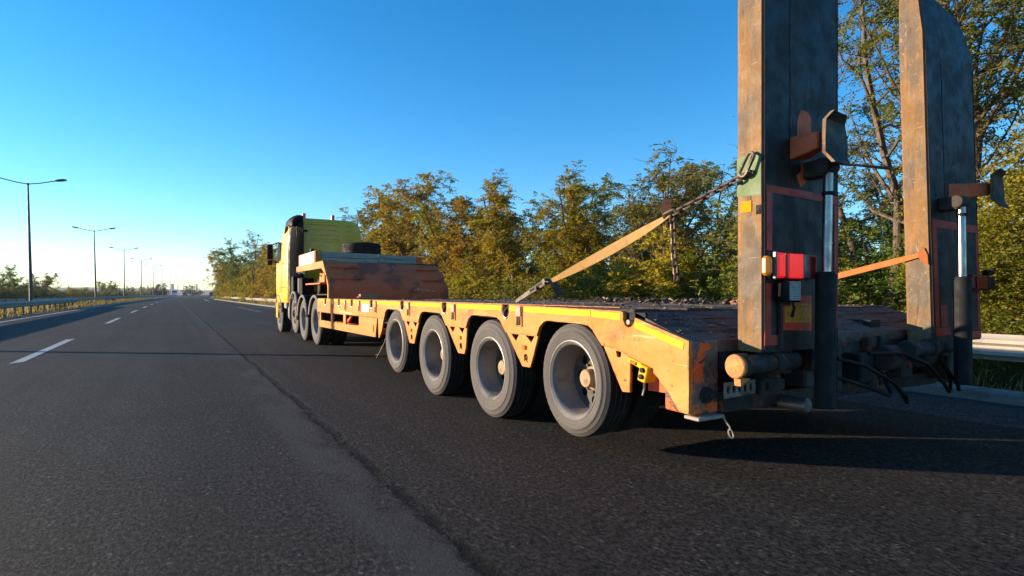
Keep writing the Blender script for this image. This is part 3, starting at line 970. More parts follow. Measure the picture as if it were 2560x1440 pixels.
# loose wire behind the front trailer wheel
part('loose_wire', MB().tube([(XL + 0.05, 7.62, 0.50), (XL + 0.04, 7.66, 0.42), (XL + 0.02, 7.78, 0.30), (XL, 7.82, 0.24), (XL, 7.86, 0.21)], 0.005, 5), M_chain, T)
part('loose_wire', MB().tube([(XL + 0.03, 7.70, 0.40), (XL + 0.02, 7.83, 0.26), (XL, 7.90, 0.25)], 0.004, 5), M_chain, T)

# gooseneck ----------------------------------------------------------
GP = [(11.35, 1.0), (11.30, 1.255), (11.79, 1.755)]
gk = part('gooseneck_plate', MB().loft([[(2.595, 11.35, 1.0), (5.09, 11.35, 1.0), (5.09, 11.39, 1.0), (2.595, 11.39, 1.0)], [(2.60, 11.30, 1.27), (5.05, 11.30, 1.24), (5.05, 11.345, 1.24), (2.60, 11.345, 1.27)], [(2.60, 11.79, 1.762), (4.99, 11.79, 1.725), (4.99, 11.83, 1.72), (2.60, 11.83, 1.757)]]), M_orange_dark, T, bevel=0.004)
for x0, x1, t in ((2.66, 3.25, 0.75), (4.45, 4.95, 0.72), (2.68, 3.30, 0.28), (4.50, 5.00, 0.25)):
    y = 11.30 + 0.49 * t
    z = 1.262 + 0.49 * t
    part('step_ledge', MB().prism([(y + 0.01, z + 0.02), (y - 0.05, z + 0.018), (y - 0.05, z - 0.002), (y + 0.01, z - 0.004)], 'x', x0, x1), M_orange_dark, T)
part('gooseneck_top', MB().box(2.60, 5.05, 11.83, 14.62, 1.70, 1.752), M_grime, T)
beam = [(11.785, 1.766), (14.60, 1.752), (14.64, 1.62), (11.92, 1.618), (11.50, 1.46), (11.35, 1.22), (11.36, 1.0), (11.285, 1.0), (11.27, 1.27)]
part('gooseneck_side_beam', MB().holed(beam, [], 2.545, 2.598), M_orange, T, bevel=0.006)
part('gooseneck_side_beam', MB().holed([(11.83, 1.69), (14.60, 1.69), (14.64, 1.60), (11.92, 1.58), (11.50, 1.36), (11.44, 1.0), (11.40, 1.0), (11.40, 1.30)], [], 4.96, 5.0), M_orange_dark, T)
part('neck_post', MB().box(2.85, 3.02, 13.00, 13.50, 1.36, 1.70), M_orange, T, bevel=0.01)
part('neck_bottom_plate', MB().box(2.70, 4.9, 12.75, 14.3, 1.315, 1.345), M_orange_dark, T)
part('neck_cable', MB().tube([(2.56, 14.6, 1.66), (2.54, 14.3, 1.59), (2.54, 13.8, 1.60), (2.54, 13.5, 1.55), (2.55, 13.4, 1.62)], 0.018, 6), M_black, T)
part('neck_body', MB().box(3.1, 4.6, 12.0, 14.2, 1.35, 1.69), M_black, T)
# tray on the gooseneck
part('tray_side', MB().box(2.60, 2.63, 12.80, 14.62, 1.754, 2.03), M_orange, T, bevel=0.006)
part('white_side_panel', MB().prism([(12.85, 1.775), (14.46, 1.765), (14.46, 2.012), (12.85, 2.018)], 'x', 2.594, 2.599), M_whitepanel, T)
part('tray_side', MB().box(5.02, 5.05, 12.80, 14.62, 1.754, 1.97), M_orange_dark, T)
part('tray_post', MB().box(2.602, 2.728, 12.74, 12.798, 1.77, 2.034), M_orange, T, bevel=0.006)
part('tray_post', MB().box(4.893, 5.04, 12.74, 12.798, 1.765, 1.962), M_orange_dark, T, bevel=0.006)
part('stub_post', MB().box(2.64, 2.72, 13.4, 13.5, 2.0, 2.12), M_grime, T)
for (x0, x1) in ((2.732, 3.975), (3.985, 4.888)):
    for z0, z1 in ((1.785, 1.885), (1.892, 1.985)):
        dz = -0.018 * (x0 - 2.73)
        part('board', MB().loft([[(x0, 12.755, z0 + (2.0 - 1.97) * 0), (x0, 12.785, z0), (x0, 12.785, z1 + 0.035 + dz), (x0, 12.755, z1 + 0.035 + dz)] if z0 > 1.85 else [(x0, 12.755, z0), (x0, 12.785, z0), (x0, 12.785, z1), (x0, 12.755, z1)],
                                 [(x1, 12.755, z0), (x1, 12.785, z0), (x1, 12.785, z1 + (0.035 - 0.018 * (x1 - 2.73) if z0 > 1.85 else 0)), (x1, 12.755, z1 + (0.035 - 0.018 * (x1 - 2.73) if z0 > 1.85 else 0))]]), M_greyboard, T, bevel=0.006)
part('tray_floor', MB().box(2.64, 5.01, 12.8, 14.6, 1.90, 1.94), M_deckwood, T)
# chalk scrawl on the gooseneck plate (unreadable strokes)
sc = MB()
rq = random.Random(12)
for x0, x1, z0, z1 in ((4.30, 4.62, 1.15, 1.23), (4.68, 4.76, 1.13, 1.19)):
    nq = 26 if x1 - x0 > 0.2 else 8
    sc.tube([(x0 + (x1 - x0) * q / nq + rq.uniform(-0.012, 0.012), 11.293, (z0 + z1) / 2 + (z1 - z0) * 0.5 * math.sin(q * 2.1) * rq.uniform(0.2, 1.0)) for q in range(nq + 1)], 0.004, 4)
sc.move(lambda p: Vector((p.x, p.y + (1.255 - p.z) * 0.19 + 0.002, p.z)))
part('chalk_scrawl', sc, M_scrawl, T)

# rear end -----------------------------------------------------------
YR = 2.23
part('corner_box', MB().prism([(2.435, YR), (2.665, YR), (2.70, YR + 0.05), (2.70, YR + 0.22), (2.47, YR + 0.22), (2.47, YR + 0.03)], 'z', 0.428, 0.838), M_corner, T, bevel=0.008)
part('corner_box', MB().box(5.17, 5.425, YR, YR + 0.22, 0.42, 0.80), M_grime, T, bevel=0.008)
part('rear_beam', MB().box(2.71, 5.16, YR + 0.02, YR + 0.12, 0.66, 0.815), M_grime, T, bevel=0.008)
part('rear_web', MB().box(2.71, 5.16, YR + 0.16, YR + 0.20, 0.50, 0.66), M_black, T)
part('rear_bumper', MB().loft([[(2.67, YR - 0.02, 0.425), (2.67, YR + 0.10, 0.425), (2.67, YR + 0.10, 0.505), (2.67, YR - 0.02, 0.505)], [(3.05, YR - 0.02, 0.425), (3.05, YR + 0.10, 0.425), (3.05, YR + 0.10, 0.51), (3.05, YR - 0.02, 0.51)],
                               [(5.16, YR - 0.02, 0.40), (5.16, YR + 0.10, 0.40), (5.16, YR + 0.10, 0.49), (5.16, YR - 0.02, 0.49)]]), M_grime, T, bevel=0.006)
for x0, x1, mt in ((4.16, 4.27, M_rust), (4.32, 4.42, M_grime), (3.62, 3.74, M_rust), (3.78, 3.84, M_grime)):
    part('rear_upright', MB().box(x0, x1, YR - 0.035, YR + 0.018, 0.45, 0.80), mt, T, bevel=0.006)
for x0, x1, y0, z0, z1, mt in ((3.28, 3.54, 2.10, 0.53, 0.76, M_grime), (3.92, 4.08, 2.12, 0.50, 0.70, M_black), (4.46, 4.60, 2.12, 0.50, 0.62, M_grime), (5.00, 5.16, 2.06, 0.46, 0.80, M_grime), (3.00, 3.12, 2.14, 0.50, 0.66, M_grime)):
    part('rear_fitting', MB().box(x0, x1, y0, YR + 0.018, z0, z1), mt, T, bevel=0.012)
part('corner_bolt', MB().cyl((2.565, YR + 0.01, 0.535), (2.565, YR - 0.012, 0.535), 0.047, n=20).cyl((2.565, YR - 0.012, 0.535), (2.565, YR - 0.035, 0.535), 0.032, n=6).cyl((2.565, YR - 0.035, 0.535), (2.565, YR - 0.055, 0.535), 0.017, n=10), M_grime, T)
part('lamp_plate', MB().box(2.455, 2.665, YR - 0.05, YR + 0.06, 0.405, 0.425), M_flap, T, bevel=0.005)
part('loose_wire', MB().tube([(2.66, YR - 0.03, 0.42), (2.67, YR - 0.05, 0.385), (2.69, YR - 0.06, 0.355), (2.695, YR - 0.06, 0.335)], 0.0055, 5), M_flap, T)
part('wire_loop', MB().tube([(2.70 + 0.018 * math.cos(t), YR - 0.06 + 0.01 * math.sin(t), 0.315 + 0.024 * math.sin(t)) for t in [i * 0.6283 for i in range(10)]], 0.0045, 5, closed=True), M_flap, T)
# perforated light bracket and hook plate
pf = MB()
hol = []
for i in range(5):
    hol.append([(2.63 + 0.047 * i + 0.013 * math.cos(t), 0.572 + 0.024 * math.sin(t)) for t in [j * 0.7854 for j in range(8)]])
pb = MB().holed([(2.60, 0.525), (2.86, 0.535), (2.86, 0.612), (2.60, 0.615)], hol, 0, 0.008)
pb.v = [(p[1], YR - 0.10 + p[0], p[2]) for p in pb.v]
part('perforated_bracket', pb, M_steel, T)
part('bracket_back', MB().box(2.60, 2.86, YR - 0.085, YR + 0.0, 0.520, 0.526), M_grime, T)
hk = MB().holed([(2.88, 0.515), (2.93, 0.515), (3.02, 0.54), (3.10, 0.545), (3.10, 0.60), (2.92, 0.618), (2.89, 0.59)], [[(2.935 + 0.02 * math.cos(t), 0.57 + 0.027 * math.sin(t)) for t in [j * 0.7854 for j in range(8)]]], 0, 0.014)
hk.v = [(p[1], YR - 0.12 + p[0], p[2]) for p in hk.v]
part('hook_plate', hk, M_grime, T)
part('roller', MB().cyl((3.20, YR - 0.20, 0.447), (3.20, YR - 0.02, 0.447), 0.042, n=20), M_steel, T, bevel=0.004)
# hinges
for xa, xb, mt in ((2.58, 3.10, M_grime), (4.35, 4.95, M_grime)):
    part('hinge_pin', MB().cyl((xa, 2.05, 0.716), (xb, 2.05, 0.716), 0.050, n=24), mt, T)
    part('hinge_collar', MB().cyl((xa + 0.004, 2.05, 0.716), (xa + 0.085, 2.05, 0.716), 0.064, n=24), mt, T, bevel=0.006)
    part('hinge_collar', MB().cyl((xa + 0.30, 2.05, 0.716), (xa + 0.36, 2.05, 0.716), 0.066, n=24), mt, T, bevel=0.006)
part('hinge_cap', MB().cyl((2.552, 2.03, 0.716), (2.583, 2.03, 0.716), 0.064, n=28), M_capor, T, bevel=0.006)
for xa, xb, r_ in ((4.20, 4.36, 0.085), (4.62, 4.78, 0.095)):
    part('hinge_bearing', MB().cyl((xa, 2.13, 0.66), (xb, 2.13, 0.66), r_, n=24), M_grime, T, bevel=0.01)
part('gusset', MB().prism([(2.575, 0.655), (2.66, 0.648), (2.58, 0.612)], 'y', 2.01, 2.05), M_capor, T)
# hydraulic hoses
for pts in ([(3.62, 2.10, 0.69), (3.80, 2.02, 0.64), (4.05, 1.98, 0.52), (4.20, 1.98, 0.42), (4.26, 2.0, 0.37), (4.30, 2.05, 0.42), (4.28, 2.14, 0.56)], [(4.02, 2.12, 0.70), (4.25, 2.02, 0.70), (4.45, 1.96, 0.62), (4.66, 1.95, 0.47), (4.78, 1.97, 0.40), (4.84, 1.99, 0.40), (4.88, 2.0, 0.48), (4.86, 2.06, 0.62)],
            [(3.5, 2.1, 0.60), (3.75, 2.0, 0.52), (4.0, 1.98, 0.44), (4.12, 2.03, 0.44), (4.18, 2.12, 0.56)], [(4.80, 2.02, 0.60), (4.88, 1.96, 0.46), (4.95, 1.98, 0.40)]):
    part('hydraulic_hose', MB().tube(pts, 0.013, 7), M_plastic, T)

# ramps --------------------------------------------------------------
def ramp(x0, x1, zb, zk, tilt, right):
    def tl(p):
        return Vector((p.x, p.y + max(0, p.z - zb) * tilt, p.z))
    yr, yf = 2.022, 2.195
    w = x1 - x0
    b = 0.012
    rings = []
    for z in (zb, zk):
        rings.append([(x0, yr + b, z), (x0 + b, yr, z), (x1 - b, yr, z), (x1, yr + b, z), (x1, yf - b, z), (x1 - b, yf, z), (x0 + b, yf, z), (x0, yf - b, z)])
    rings[1] = [(p[0], p[1], p[2] + (0.06 if p[0] < (x0 + x1) / 2 else 0.04)) for p in rings[1]]
    for fa_, fc, dl, dr, dy in ((0.02, 0.80, 0.33, 0.30, 0.030), (0.05, 0.41, 0.50, 0.40, 0.062)):
        a, c = x0 + fa_ * w, x0 + fc * w
        zl_, zr_ = zk + dl, zk + dr
        rings.append([(a, yr + dy + b, zl_), (a + b, yr + dy, zl_), (c - b, yr + dy, zr_), (c, yr + dy + b, zr_), (c, yf - b, zr_), (c - b, yf, zr_), (a + b, yf, zl_), (a, yf - b, zl_)])
    body = MB().loft(rings).move(tl)
    o = part('ramp', body, [M_ramp, M_rampback], T, angle=20)
    me = o.data
    me.polygons.foreach_set('material_index', [1 if p.normal.y < -0.6 else 0 for p in me.polygons])  # rear faces take the shade-darkened copy, the rest the lit ramp colour

    def sub(nm, mb, mt, **kw):
        return part(nm, mb.move(tl), mt, o, **kw)
    yb = yr - 0.003
    for sx_ in (0.235,):
        sub('stiffener', MB().box(x0 + sx_, x0 + sx_ + 0.014, yr - 0.0025, yr + 0.001, zb + 0.98, zk - 0.1), M_rampback)
    for sx_ in (0.012, w - 0.012):
        sub('weld_bead', MB().tube([(x0 + sx_ + 0.001 * math.sin(q_ * 2.3), yr - 0.001, zb + 0.02 + q_ * (zk - zb - 0.1) / 30) for q_ in range(31)], 0.0028, 5), M_rampback)
    # red frame tape on the rear face
    if not right:
        zt, zl = 1.702, 0.815
        frames = [[(x0 + 0.025, 1.702), (x1 - 0.003, 1.692), (x1 - 0.003, 1.643), (x0 + 0.025, 1.663)], [(x0 + 0.025, 1.661), (x0 + 0.073, 1.661), (x0 + 0.073, 1.34), (x0 + 0.025, 1.34)],
                  [(x0 + 0.018, 1.158), (x0 + 0.066, 1.158), (x0 + 0.064, 0.873), (x0 + 0.124, 0.871), (x0 + 0.124, 0.814), (x0 + 0.008, 0.818)],
                  [(x1 - 0.047, 1.641), (x1 - 0.004, 1.641), (x1 - 0.012, 0.895), (x1 - 0.07, 0.90), (x1 - 0.05, 1.1)]]
    else:
        frames = [[(x0 + 0.03, 1.641), (x1 - 0.004, 1.631), (x1 - 0.004, 1.574), (x0 + 0.03, 1.583)], [(x0 + 0.03, 1.58), (x0 + 0.09, 1.58), (x0 + 0.10, 0.86), (x0 + 0.04, 0.86)],
                  [(x0 + 0.04, 0.855), (x0 + 0.26, 0.855), (x0 + 0.26, 0.80), (x0 + 0.04, 0.80)], [(x1 - 0.17, 0.815), (x1 - 0.004, 0.815), (x1 - 0.004, 0.76), (x1 - 0.17, 0.76)], [(x1 - 0.05, 1.57), (x1 - 0.006, 1.57), (x1 - 0.006, 0.82), (x1 - 0.05, 0.82)],
                  [(x0 + 0.12, 1.02), (x0 + 0.22, 1.02), (x0 + 0.22, 0.86), (x0 + 0.12, 0.86)]]
    for fr in frames:
        sub('red_tape', MB().prism(fr, 'y', yb, yr - 0.0006), M_redtape)
    # outrigger arm with bent plate
    ax = x0 + (0.36 if not right else 0.42)
    az_ = 1.93 if not right else 1.86
    dx = -0.05 if not right else 0.14
    sub('outrigger_arm', MB().loft([[(ax - 0.13, yr, az_ - 0.07), (ax + 0.06, yr, az_ - 0.045), (ax + 0.06, yr, az_ + 0.055), (ax - 0.13, yr, az_ + 0.06)],
                                    [(ax + dx - 0.05, yr - 0.15, az_ - 0.03), (ax + dx + 0.02, yr - 0.16, az_ - 0.02), (ax + dx + 0.02, yr - 0.16, az_ + 0.06), (ax + dx - 0.05, yr - 0.15, az_ + 0.065)]]), M_orange_dark, bevel=0.006)
    pc, pz = ax + dx, az_ + 0.015
    # bent plate: profile in y-z swept in x with a rounded outer end
    t = 0.018
    prof = [(-0.045, 0.135), (0.0, 0.10), (0.004, 0.0), (0.004, -0.075), (-0.05, -0.14)]
    xl = [-0.06, -0.055, -0.055, -0.055, -0.06]
    xr_ = [0.10, 0.155, 0.19, 0.185, 0.13]
    pl = MB()
    v = []
    for (dy, dz), a_, b_ in zip(prof, xl, xr_):
        v += [(pc + a_, yr - 0.185 + dy, pz + dz), (pc + b_, yr - 0.165 + dy, pz + dz), (pc + b_, yr - 0.165 + dy - t, pz + dz), (pc + a_, yr - 0.185 + dy - t, pz + dz)]
    pl.loft([v[i * 4:i * 4 + 4] for i in range(5)])
    sub('outrigger_plate', pl, M_flap if False else M_rampback, bevel=0.002)
    sub('plate_edge', MB().loft([[(pc - 0.0625, v[i * 4][1] + 0.001, v[i * 4][2]), (pc - 0.0605, v[i * 4][1] + 0.001, v[i * 4][2]), (pc - 0.0605, v[i * 4][1] - t - 0.001, v[i * 4][2]), (pc - 0.0625, v[i * 4][1] - t - 0.001, v[i * 4][2])] for i in range(5)]), M_ramp)  # sunlit edge set off in the lighter ramp colour
    # bare orange-red scraped patches
    if not right:
        p1 = [(ax - 0.02, az_ + 0.235), (ax + 0.05, az_ + 0.225), (ax + 0.075, az_ + 0.19), (ax + 0.075, az_ + 0.10), (ax - 0.055, az_ + 0.06), (ax - 0.06, az_ + 0.15), (ax - 0.045, az_ + 0.20)]
        p2 = [(ax - 0.02, az_ - 0.075), (ax + 0.05, az_ - 0.10), (ax + 0.01, az_ - 0.135), (ax + 0.025, az_ - 0.18), (ax - 0.03, az_ - 0.215), (ax - 0.065, az_ - 0.15), (ax - 0.03, az_ - 0.13)]
        for q in (p1, p2):
            sub('scraped_patch', MB().prism(q, 'y', yr - 0.002, yr - 0.0007), M_orange_dark)
    else:
        sub('scraped_patch', MB().prism([(ax - 0.11, az_ + 0.12), (ax - 0.04, az_ + 0.24), (ax + 0.02, az_ + 0.20), (ax + 0.04, az_ + 0.08)], 'y', yr - 0.002, yr - 0.0007), M_decktail)
    # hydraulic cylinder
    cx = x0 + (0.405 if not right else 0.185)
    yc = 1.90
    zt = 1.81 if not right else 1.75
    sub('cylinder_eye', MB().cyl((cx - 0.06, yc + 0.01, zt + 0.01), (cx + 0.06, yc + 0.01, zt + 0.01), 0.046, n=18).box(cx - 0.05, cx + 0.045, yc + 0.0, yr + 0.0, zt - 0.045, zt + 0.05), M_grime, bevel=0.006)
    sub('cylinder_rod', MB().cyl((cx - 0.02, yc, 1.20), (cx, yc, zt - 0.03), 0.026, n=20), M_chrome)
    sub('rod_clamp', MB().cyl((cx - 0.002, yc, 1.655), (cx - 0.001, yc, 1.675), 0.034, n=16), M_black)
    sub('cylinder', MB().tube([(cx - 0.035, yc, 0.46), (cx - 0.022, yc, 1.20), (cx - 0.022, yc, 1.225)], [0.054, 0.054, 0.044], 24), M_black, bevel=0.004)
    for lx in (0.22, 0.50):
        sub('hinge_lug', MB().box(x0 + lx, x0 + lx + 0.08, 2.05, 2.18, 0.64, zb + 0.02), M_grime, bevel=0.008)
    for hx, hz in (((0.175, 1.865),) if not right else ((0.10, 1.82), (0.10, 1.39), (0.10, 1.05), (0.42, 1.35), (0.46, 1.78))):
        sub('slot', MB().prism([(x0 + hx + 0.018 * math.cos(q), hz + 0.012 * math.sin(q)) for q in [j * 0.7854 for j in range(8)]], 'y', yr - 0.0018, yr - 0.0006), M_black)
    if not right:
        # left face: green band, yellow sticker, square hole, chain bolt
        xf = x0 - 0.0012
        sub('green_band', MB().prism([(2.192, 1.875), (2.036, 1.885), (2.036, 1.645), (2.192, 1.655)], 'x', xf, x0 - 0.0004), M_green)
        sub('yellow_sticker', MB().box(x0 - 0.004, x0 - 0.0014, 2.095, 2.165, 1.56, 1.622), M_sticker, smooth=False)
        sub('square_hole', MB().box(x0 - 0.002, x0 - 0.0006, 2.036, 2.066, 1.54, 1.592), M_black)
        sub('bolt_stub', MB().cyl((x0 - 0.022, 2.085, 1.775), (x0, 2.085, 1.775), 0.014, n=8), M_chain)
        # tail lamp
        ly = 1.965
        hs_ = sub('tail_lamp_housing', MB().box(2.775, 3.165, ly, yr - 0.004, 1.185, 1.325), M_plastic, bevel=0.02)

        def rr(xa, xb, za, zb_, y0, y1, curv=0.02):
            rg2 = []
            for i in range(9):
                t_ = i / 8
                x_ = xa + (xb - xa) * t_
                bul = 0.0
                rg2.append([(x_, y0 - bul, za), (x_, y0 - bul, zb_), (x_, y1, zb_), (x_, y1, za)])
            return MB().loft(rg2)
        sub('side_lamp_lens', MB().box(2.722, 2.774, ly - 0.012, ly + 0.035, 1.200, 1.304), M_amberlit, bevel=0.014)
        sub('lamp_bezel', MB().box(2.775, 2.792, ly - 0.026, ly - 0.001, 1.180, 1.330), M_clear, bevel=0.006)
        sub('red_lens', MB().box(2.793, 2.868, ly - 0.024, ly - 0.001, 1.186, 1.324), M_redlit, bevel=0.012)
        sub('red_lens', MB().box(2.8685, 2.893, ly - 0.022, ly - 0.001, 1.186, 1.323), M_redlens, bevel=0.005)
        sub('red_lens', MB().box(2.8935, 3.025, ly - 0.022, ly - 0.001, 1.186, 1.322), M_redlit, bevel=0.005)
        sub('clear_lens', MB().box(3.0255, 3.085, ly - 0.020, ly - 0.001, 1.186, 1.321), M_clear, bevel=0.005)
        sub('dark_lens', MB().box(3.0855, 3.162, ly - 0.018, ly - 0.001, 1.186, 1.319), M_redlens, bevel=0.014)
        # junction box with printed label and its lead
        sub('junction_box', MB().box(2.885, 3.03, 1.955, yr - 0.004, 1.055, 1.178), M_plastic, bevel=0.012)
        sub('box_label', MB().box(2.912, 3.012, 1.9525, 1.9545, 1.065, 1.17), M_label)
        sub('box_handle', MB().tube([(2.885, 1.97, 1.15), (2.845, 1.965, 1.155), (2.84, 1.965, 1.09), (2.885, 1.97, 1.085)], 0.008, 6), M_plastic)
        sub('lead', MB().tube([(2.98, 1.98, 1.055), (2.985, 1.975, 1.02), (2.978, 1.985, 0.97)], [0.006, 0.008, 0.010], 6), M_plastic)
        # red and yellow plate
        sub('marker_plate', MB().prism([(2.945, 1.092), (3.215, 1.091), (3.215, 0.885), (2.945, 0.897)], 'y', yr - 0.006, yr - 0.003), M_redplate)
        sub('plate_field', MB().prism([(2.957, 1.046), (3.205, 1.044), (3.205, 0.934), (2.957, 0.940)], 'y', yr - 0.009, yr - 0.0065), M_yellowplate)
        dt = MB()
        for i in range(6):
            for z in (1.027, 0.992, 0.957):
                if z == 0.992 and i > 1:
                    continue
                dt.cyl((2.985 + 0.038 * i, yr - 0.0105, z), (2.985 + 0.038 * i, yr - 0.0092, z), 0.004, n=6)
        sub('plate_rivets', dt, M_ink)
        sub('edge_channel', MB().box(2.905, 2.922, yr - 0.02, yr - 0.003, 0.80, 1.04), M_grime)
        sub('bracket_arm', MB().box(2.905, 2.995, yr - 0.022, yr - 0.004, 1.035, 1.062), M_grime)
    else:
        sub('tail_lamp_housing', MB().box(x1 - 0.27, x1 + 0.06, 1.955, yr - 0.004, 1.125, 1.245), M_redlens, bevel=0.02)
        sub('red_lens', MB().box(x1 - 0.25, x1 - 0.08, 1.938, 1.9545, 1.135, 1.235), M_redlens, bevel=0.006)
        sub('clear_lens', MB().box(x1 - 0.075, x1 + 0.05, 1.938, 1.9545, 1.135, 1.235), M_plastic, bevel=0.006)
        sub('side_lamp', MB().cyl((x1 + 0.02, 1.99, 1.265), (x1 + 0.12, 1.99, 1.268), 0.024, n=14), M_plastic)
    return o


RL = ramp(2.78, 3.495, 0.779, 3.05, 0.0, False)
RR = ramp(4.67, 5.43, 0.748, 2.94, 0.026, True)
RL['label'] = 'left raised ramp with green band and lit tail lamp'
RR['label'] = 'right raised ramp, plain rusty side'

# ------------------------------------------------------------------ tractor unit
K = empty('tractor_truck', (3.85, 15.5, 0), 'yellow tractor lorry with dark side fairing pulling the low loader', 'truck')
# cab: loft of horizontal sections from sill to roof
CXL, CXR, CYR, CYF = 2.60, 4.62, 16.15, 18.35


def cab_ring(z, l, r, yr, yf, c=0.16):
    return [(l + c * 0.5, yr, z), (l, yr + c * 0.5, z), (l, yf - 0.25, z), (l + 0.20, yf, z), (r - 0.20, yf, z), (r, yf - 0.25, z), (r, yr + c, z), (r - c * 0.3, yr + c * 0.3, z), (r - c, yr, z)]


cab = MB().loft([cab_ring(0.86, 2.62, 4.60, 16.35, 18.40), cab_ring(1.25, 2.60, 4.62, 16.15, 18.42), cab_ring(1.95, 2.60, 4.62, 16.15, 18.38), cab_ring(2.55, 2.63, 4.62, 16.15, 18.05), cab_ring(2.92, 2.70, 4.56, 16.15, 17.60), cab_ring(3.08, 2.78, 4.50, 16.17, 17.35, 0.2), cab_ring(3.15, 2.92, 4.38, 16.24, 17.2, 0.24)])
cb_ = part('cab', cab, M_yellow, K, angle=28, bevel=0.012)
for z in (2.98, 2.84, 2.70, 2.60, 2.54):
    part('panel_groove', MB().box(3.16, 3.95, 16.146, 16.1495, z - 0.004, z + 0.004), M_groove, cb_)
    part('panel_groove', MB().box(4.12, 4.34, 16.146, 16.1495, z - 0.010, z - 0.003), M_groove, cb_)
# side window, door lines, wheel arch trim
part('side_window', MB().holed([(17.34, 2.56), (17.72, 2.56), (18.02, 2.05), (17.98, 1.99), (17.42, 2.06)], [], 2.590, 2.604), M_glass, K)
part('door_seam', MB().box(2.592, 2.599, 17.26, 17.275, 1.15, 2.75), M_grime, K)
part('door_seam', MB().box(2.592, 2.599, 16.40, 17.26, 1.93, 1.945), M_grime, K)
part('door_seam', MB().box(2.592, 2.599, 16.40, 17.26, 1.28, 1.295), M_grime, K)
part('windscreen', MB().prism([(18.43, 1.95), (18.12, 2.52), (18.10, 2.50), (18.40, 1.94)], 'x', 2.85, 4.35), M_glass, K)
part('bumper', MB().prism([(2.62, 18.0), (2.62, 18.35), (2.80, 18.55), (4.42, 18.55), (4.60, 18.35), (4.60, 18.0)], 'z', 0.40, 0.86), M_yellow, K, bevel=0.02)
# dark side fairing, curving inward
fa = MB()
sec = []
for z, xo, bow in ((0.95, 2.62, 0.0), (1.55, 2.60, 0.0), (2.2, 2.60, 0.0), (2.75, 2.63, 0.0), (2.98, 2.70, 0.03), (3.10, 2.78, 0.06), (3.17, 2.90, 0.10)):
    ww = 2.94 - bow * 0.5 - xo
    sec.append([(xo + 0.012, 16.14, z), (xo, 16.07, z), (xo + 0.02, 16.02, z), (xo + 0.32 * ww, 15.935, z), (xo + 0.90 * ww, 15.775, z), (xo + 0.98 * ww, 15.76, z), (xo + ww, 15.80, z), (xo + 0.42 * ww, 15.97, z), (xo + 0.2 * ww, 16.06, z), (xo + 0.18 * ww, 16.14, z)])
fa.loft(sec)
fr = part('side_fairing', fa, M_plastic, K, angle=16)
part('fairing_cap', MB().loft([[(x + dx, y, z + dz) for x, z in ((2.588, 2.90), (2.605, 3.03), (2.68, 3.13), (2.78, 3.175), (2.87, 3.18), (2.88, 3.11), (2.72, 3.04), (2.65, 2.90))] for y, dx, dz in ((15.80, 0.05, -0.03), (15.90, 0.0, 0.0), (16.5, 0.0, 0.0), (17.05, 0.06, -0.12))]), M_plastic, K, angle=40)
part('fairing_seam', MB().tube([(2.630, 16.12, 2.92), (2.602, 16.12, 2.5), (2.598, 16.12, 2.0), (2.598, 16.12, 1.4)], 0.009, 6), M_steel, fr)
part('fairing_knob', MB().cyl((2.90, 15.78, 2.76), (3.03, 15.80, 2.76), 0.032, n=10), M_plastic, K)
part('fairing_rib', MB().tube([(2.76, 15.865, 3.05), (2.775, 15.852, 2.9), (2.78, 15.848, 2.6)], 0.014, 6), M_plastic, fr)
for x in (3.09, 3.87):
    part('beacon', MB().cyl((x, 16.6, 3.14), (x, 16.6, 3.325), 0.048, n=16), M_beacon, K, bevel=0.01)
# mirror
part('mirror', MB().box(2.30, 2.46, 17.80, 17.90, 2.10, 2.53), M_plastic, K, bevel=0.02)
part('mirror', MB().box(2.31, 2.45, 17.79, 17.90, 1.93, 2.07), M_plastic, K, bevel=0.02)
part('mirror_arm', MB().tube([(2.40, 17.85, 2.50), (2.54, 17.86, 2.56), (2.64, 17.85, 2.60)], 0.018, 6).tube([(2.40, 17.85, 2.08), (2.55, 17.9, 2.03), (2.64, 17.9, 1.98)], 0.015, 6), M_plastic, K)
# chassis, tanks, boxes behind the cab
part('chassis', MB().box(3.42, 3.52, 11.9, 18.2, 0.74, 1.0).box(4.18, 4.28, 11.9, 18.2, 0.74, 1.0), M_black, K)
part('intake_pipe', MB().box(2.62, 2.74, 15.50, 15.80, 0.95, 1.55), M_plastic, K, bevel=0.02)
part('battery_box', MB().box(2.72, 3.02, 14.90, 15.42, 1.02, 1.50), M_plastic, K, bevel=0.02)
part('box_rib', MB().box(2.70, 2.72, 15.12, 15.16, 1.03, 1.49).box(2.70, 2.72, 15.22, 15.30, 1.03, 1.49), M_fender, K)
part('air_tank', MB().cyl((3.05, 14.6, 1.28), (4.5, 14.6, 1.28), 0.20, n=24), M_plastic, K, bevel=0.02)
part('fifth_wheel_bed', MB().box(2.95, 4.7, 12.1, 14.3, 1.02, 1.10), M_black, K)
part('fuel_tank', MB().lathe([(0.0, 0.0), (0.0, 0.15), (0.03, 0.20), (0.08, 0.215), (0.5, 0.215)], (2.70, 16.62, 0.60), 24), M_steel, K)
part('step_box', MB().box(2.66, 2.95, 16.78, 17.15, 0.70, 1.02), M_fender, K, bevel=0.02)
part('step_box', MB().box(2.65, 2.95, 16.80, 17.12, 0.86, 0.90), M_steel, K)
# truck wheels
TW = wheel_meshes(0.50, 0.30, 0.28, deep=0.17)
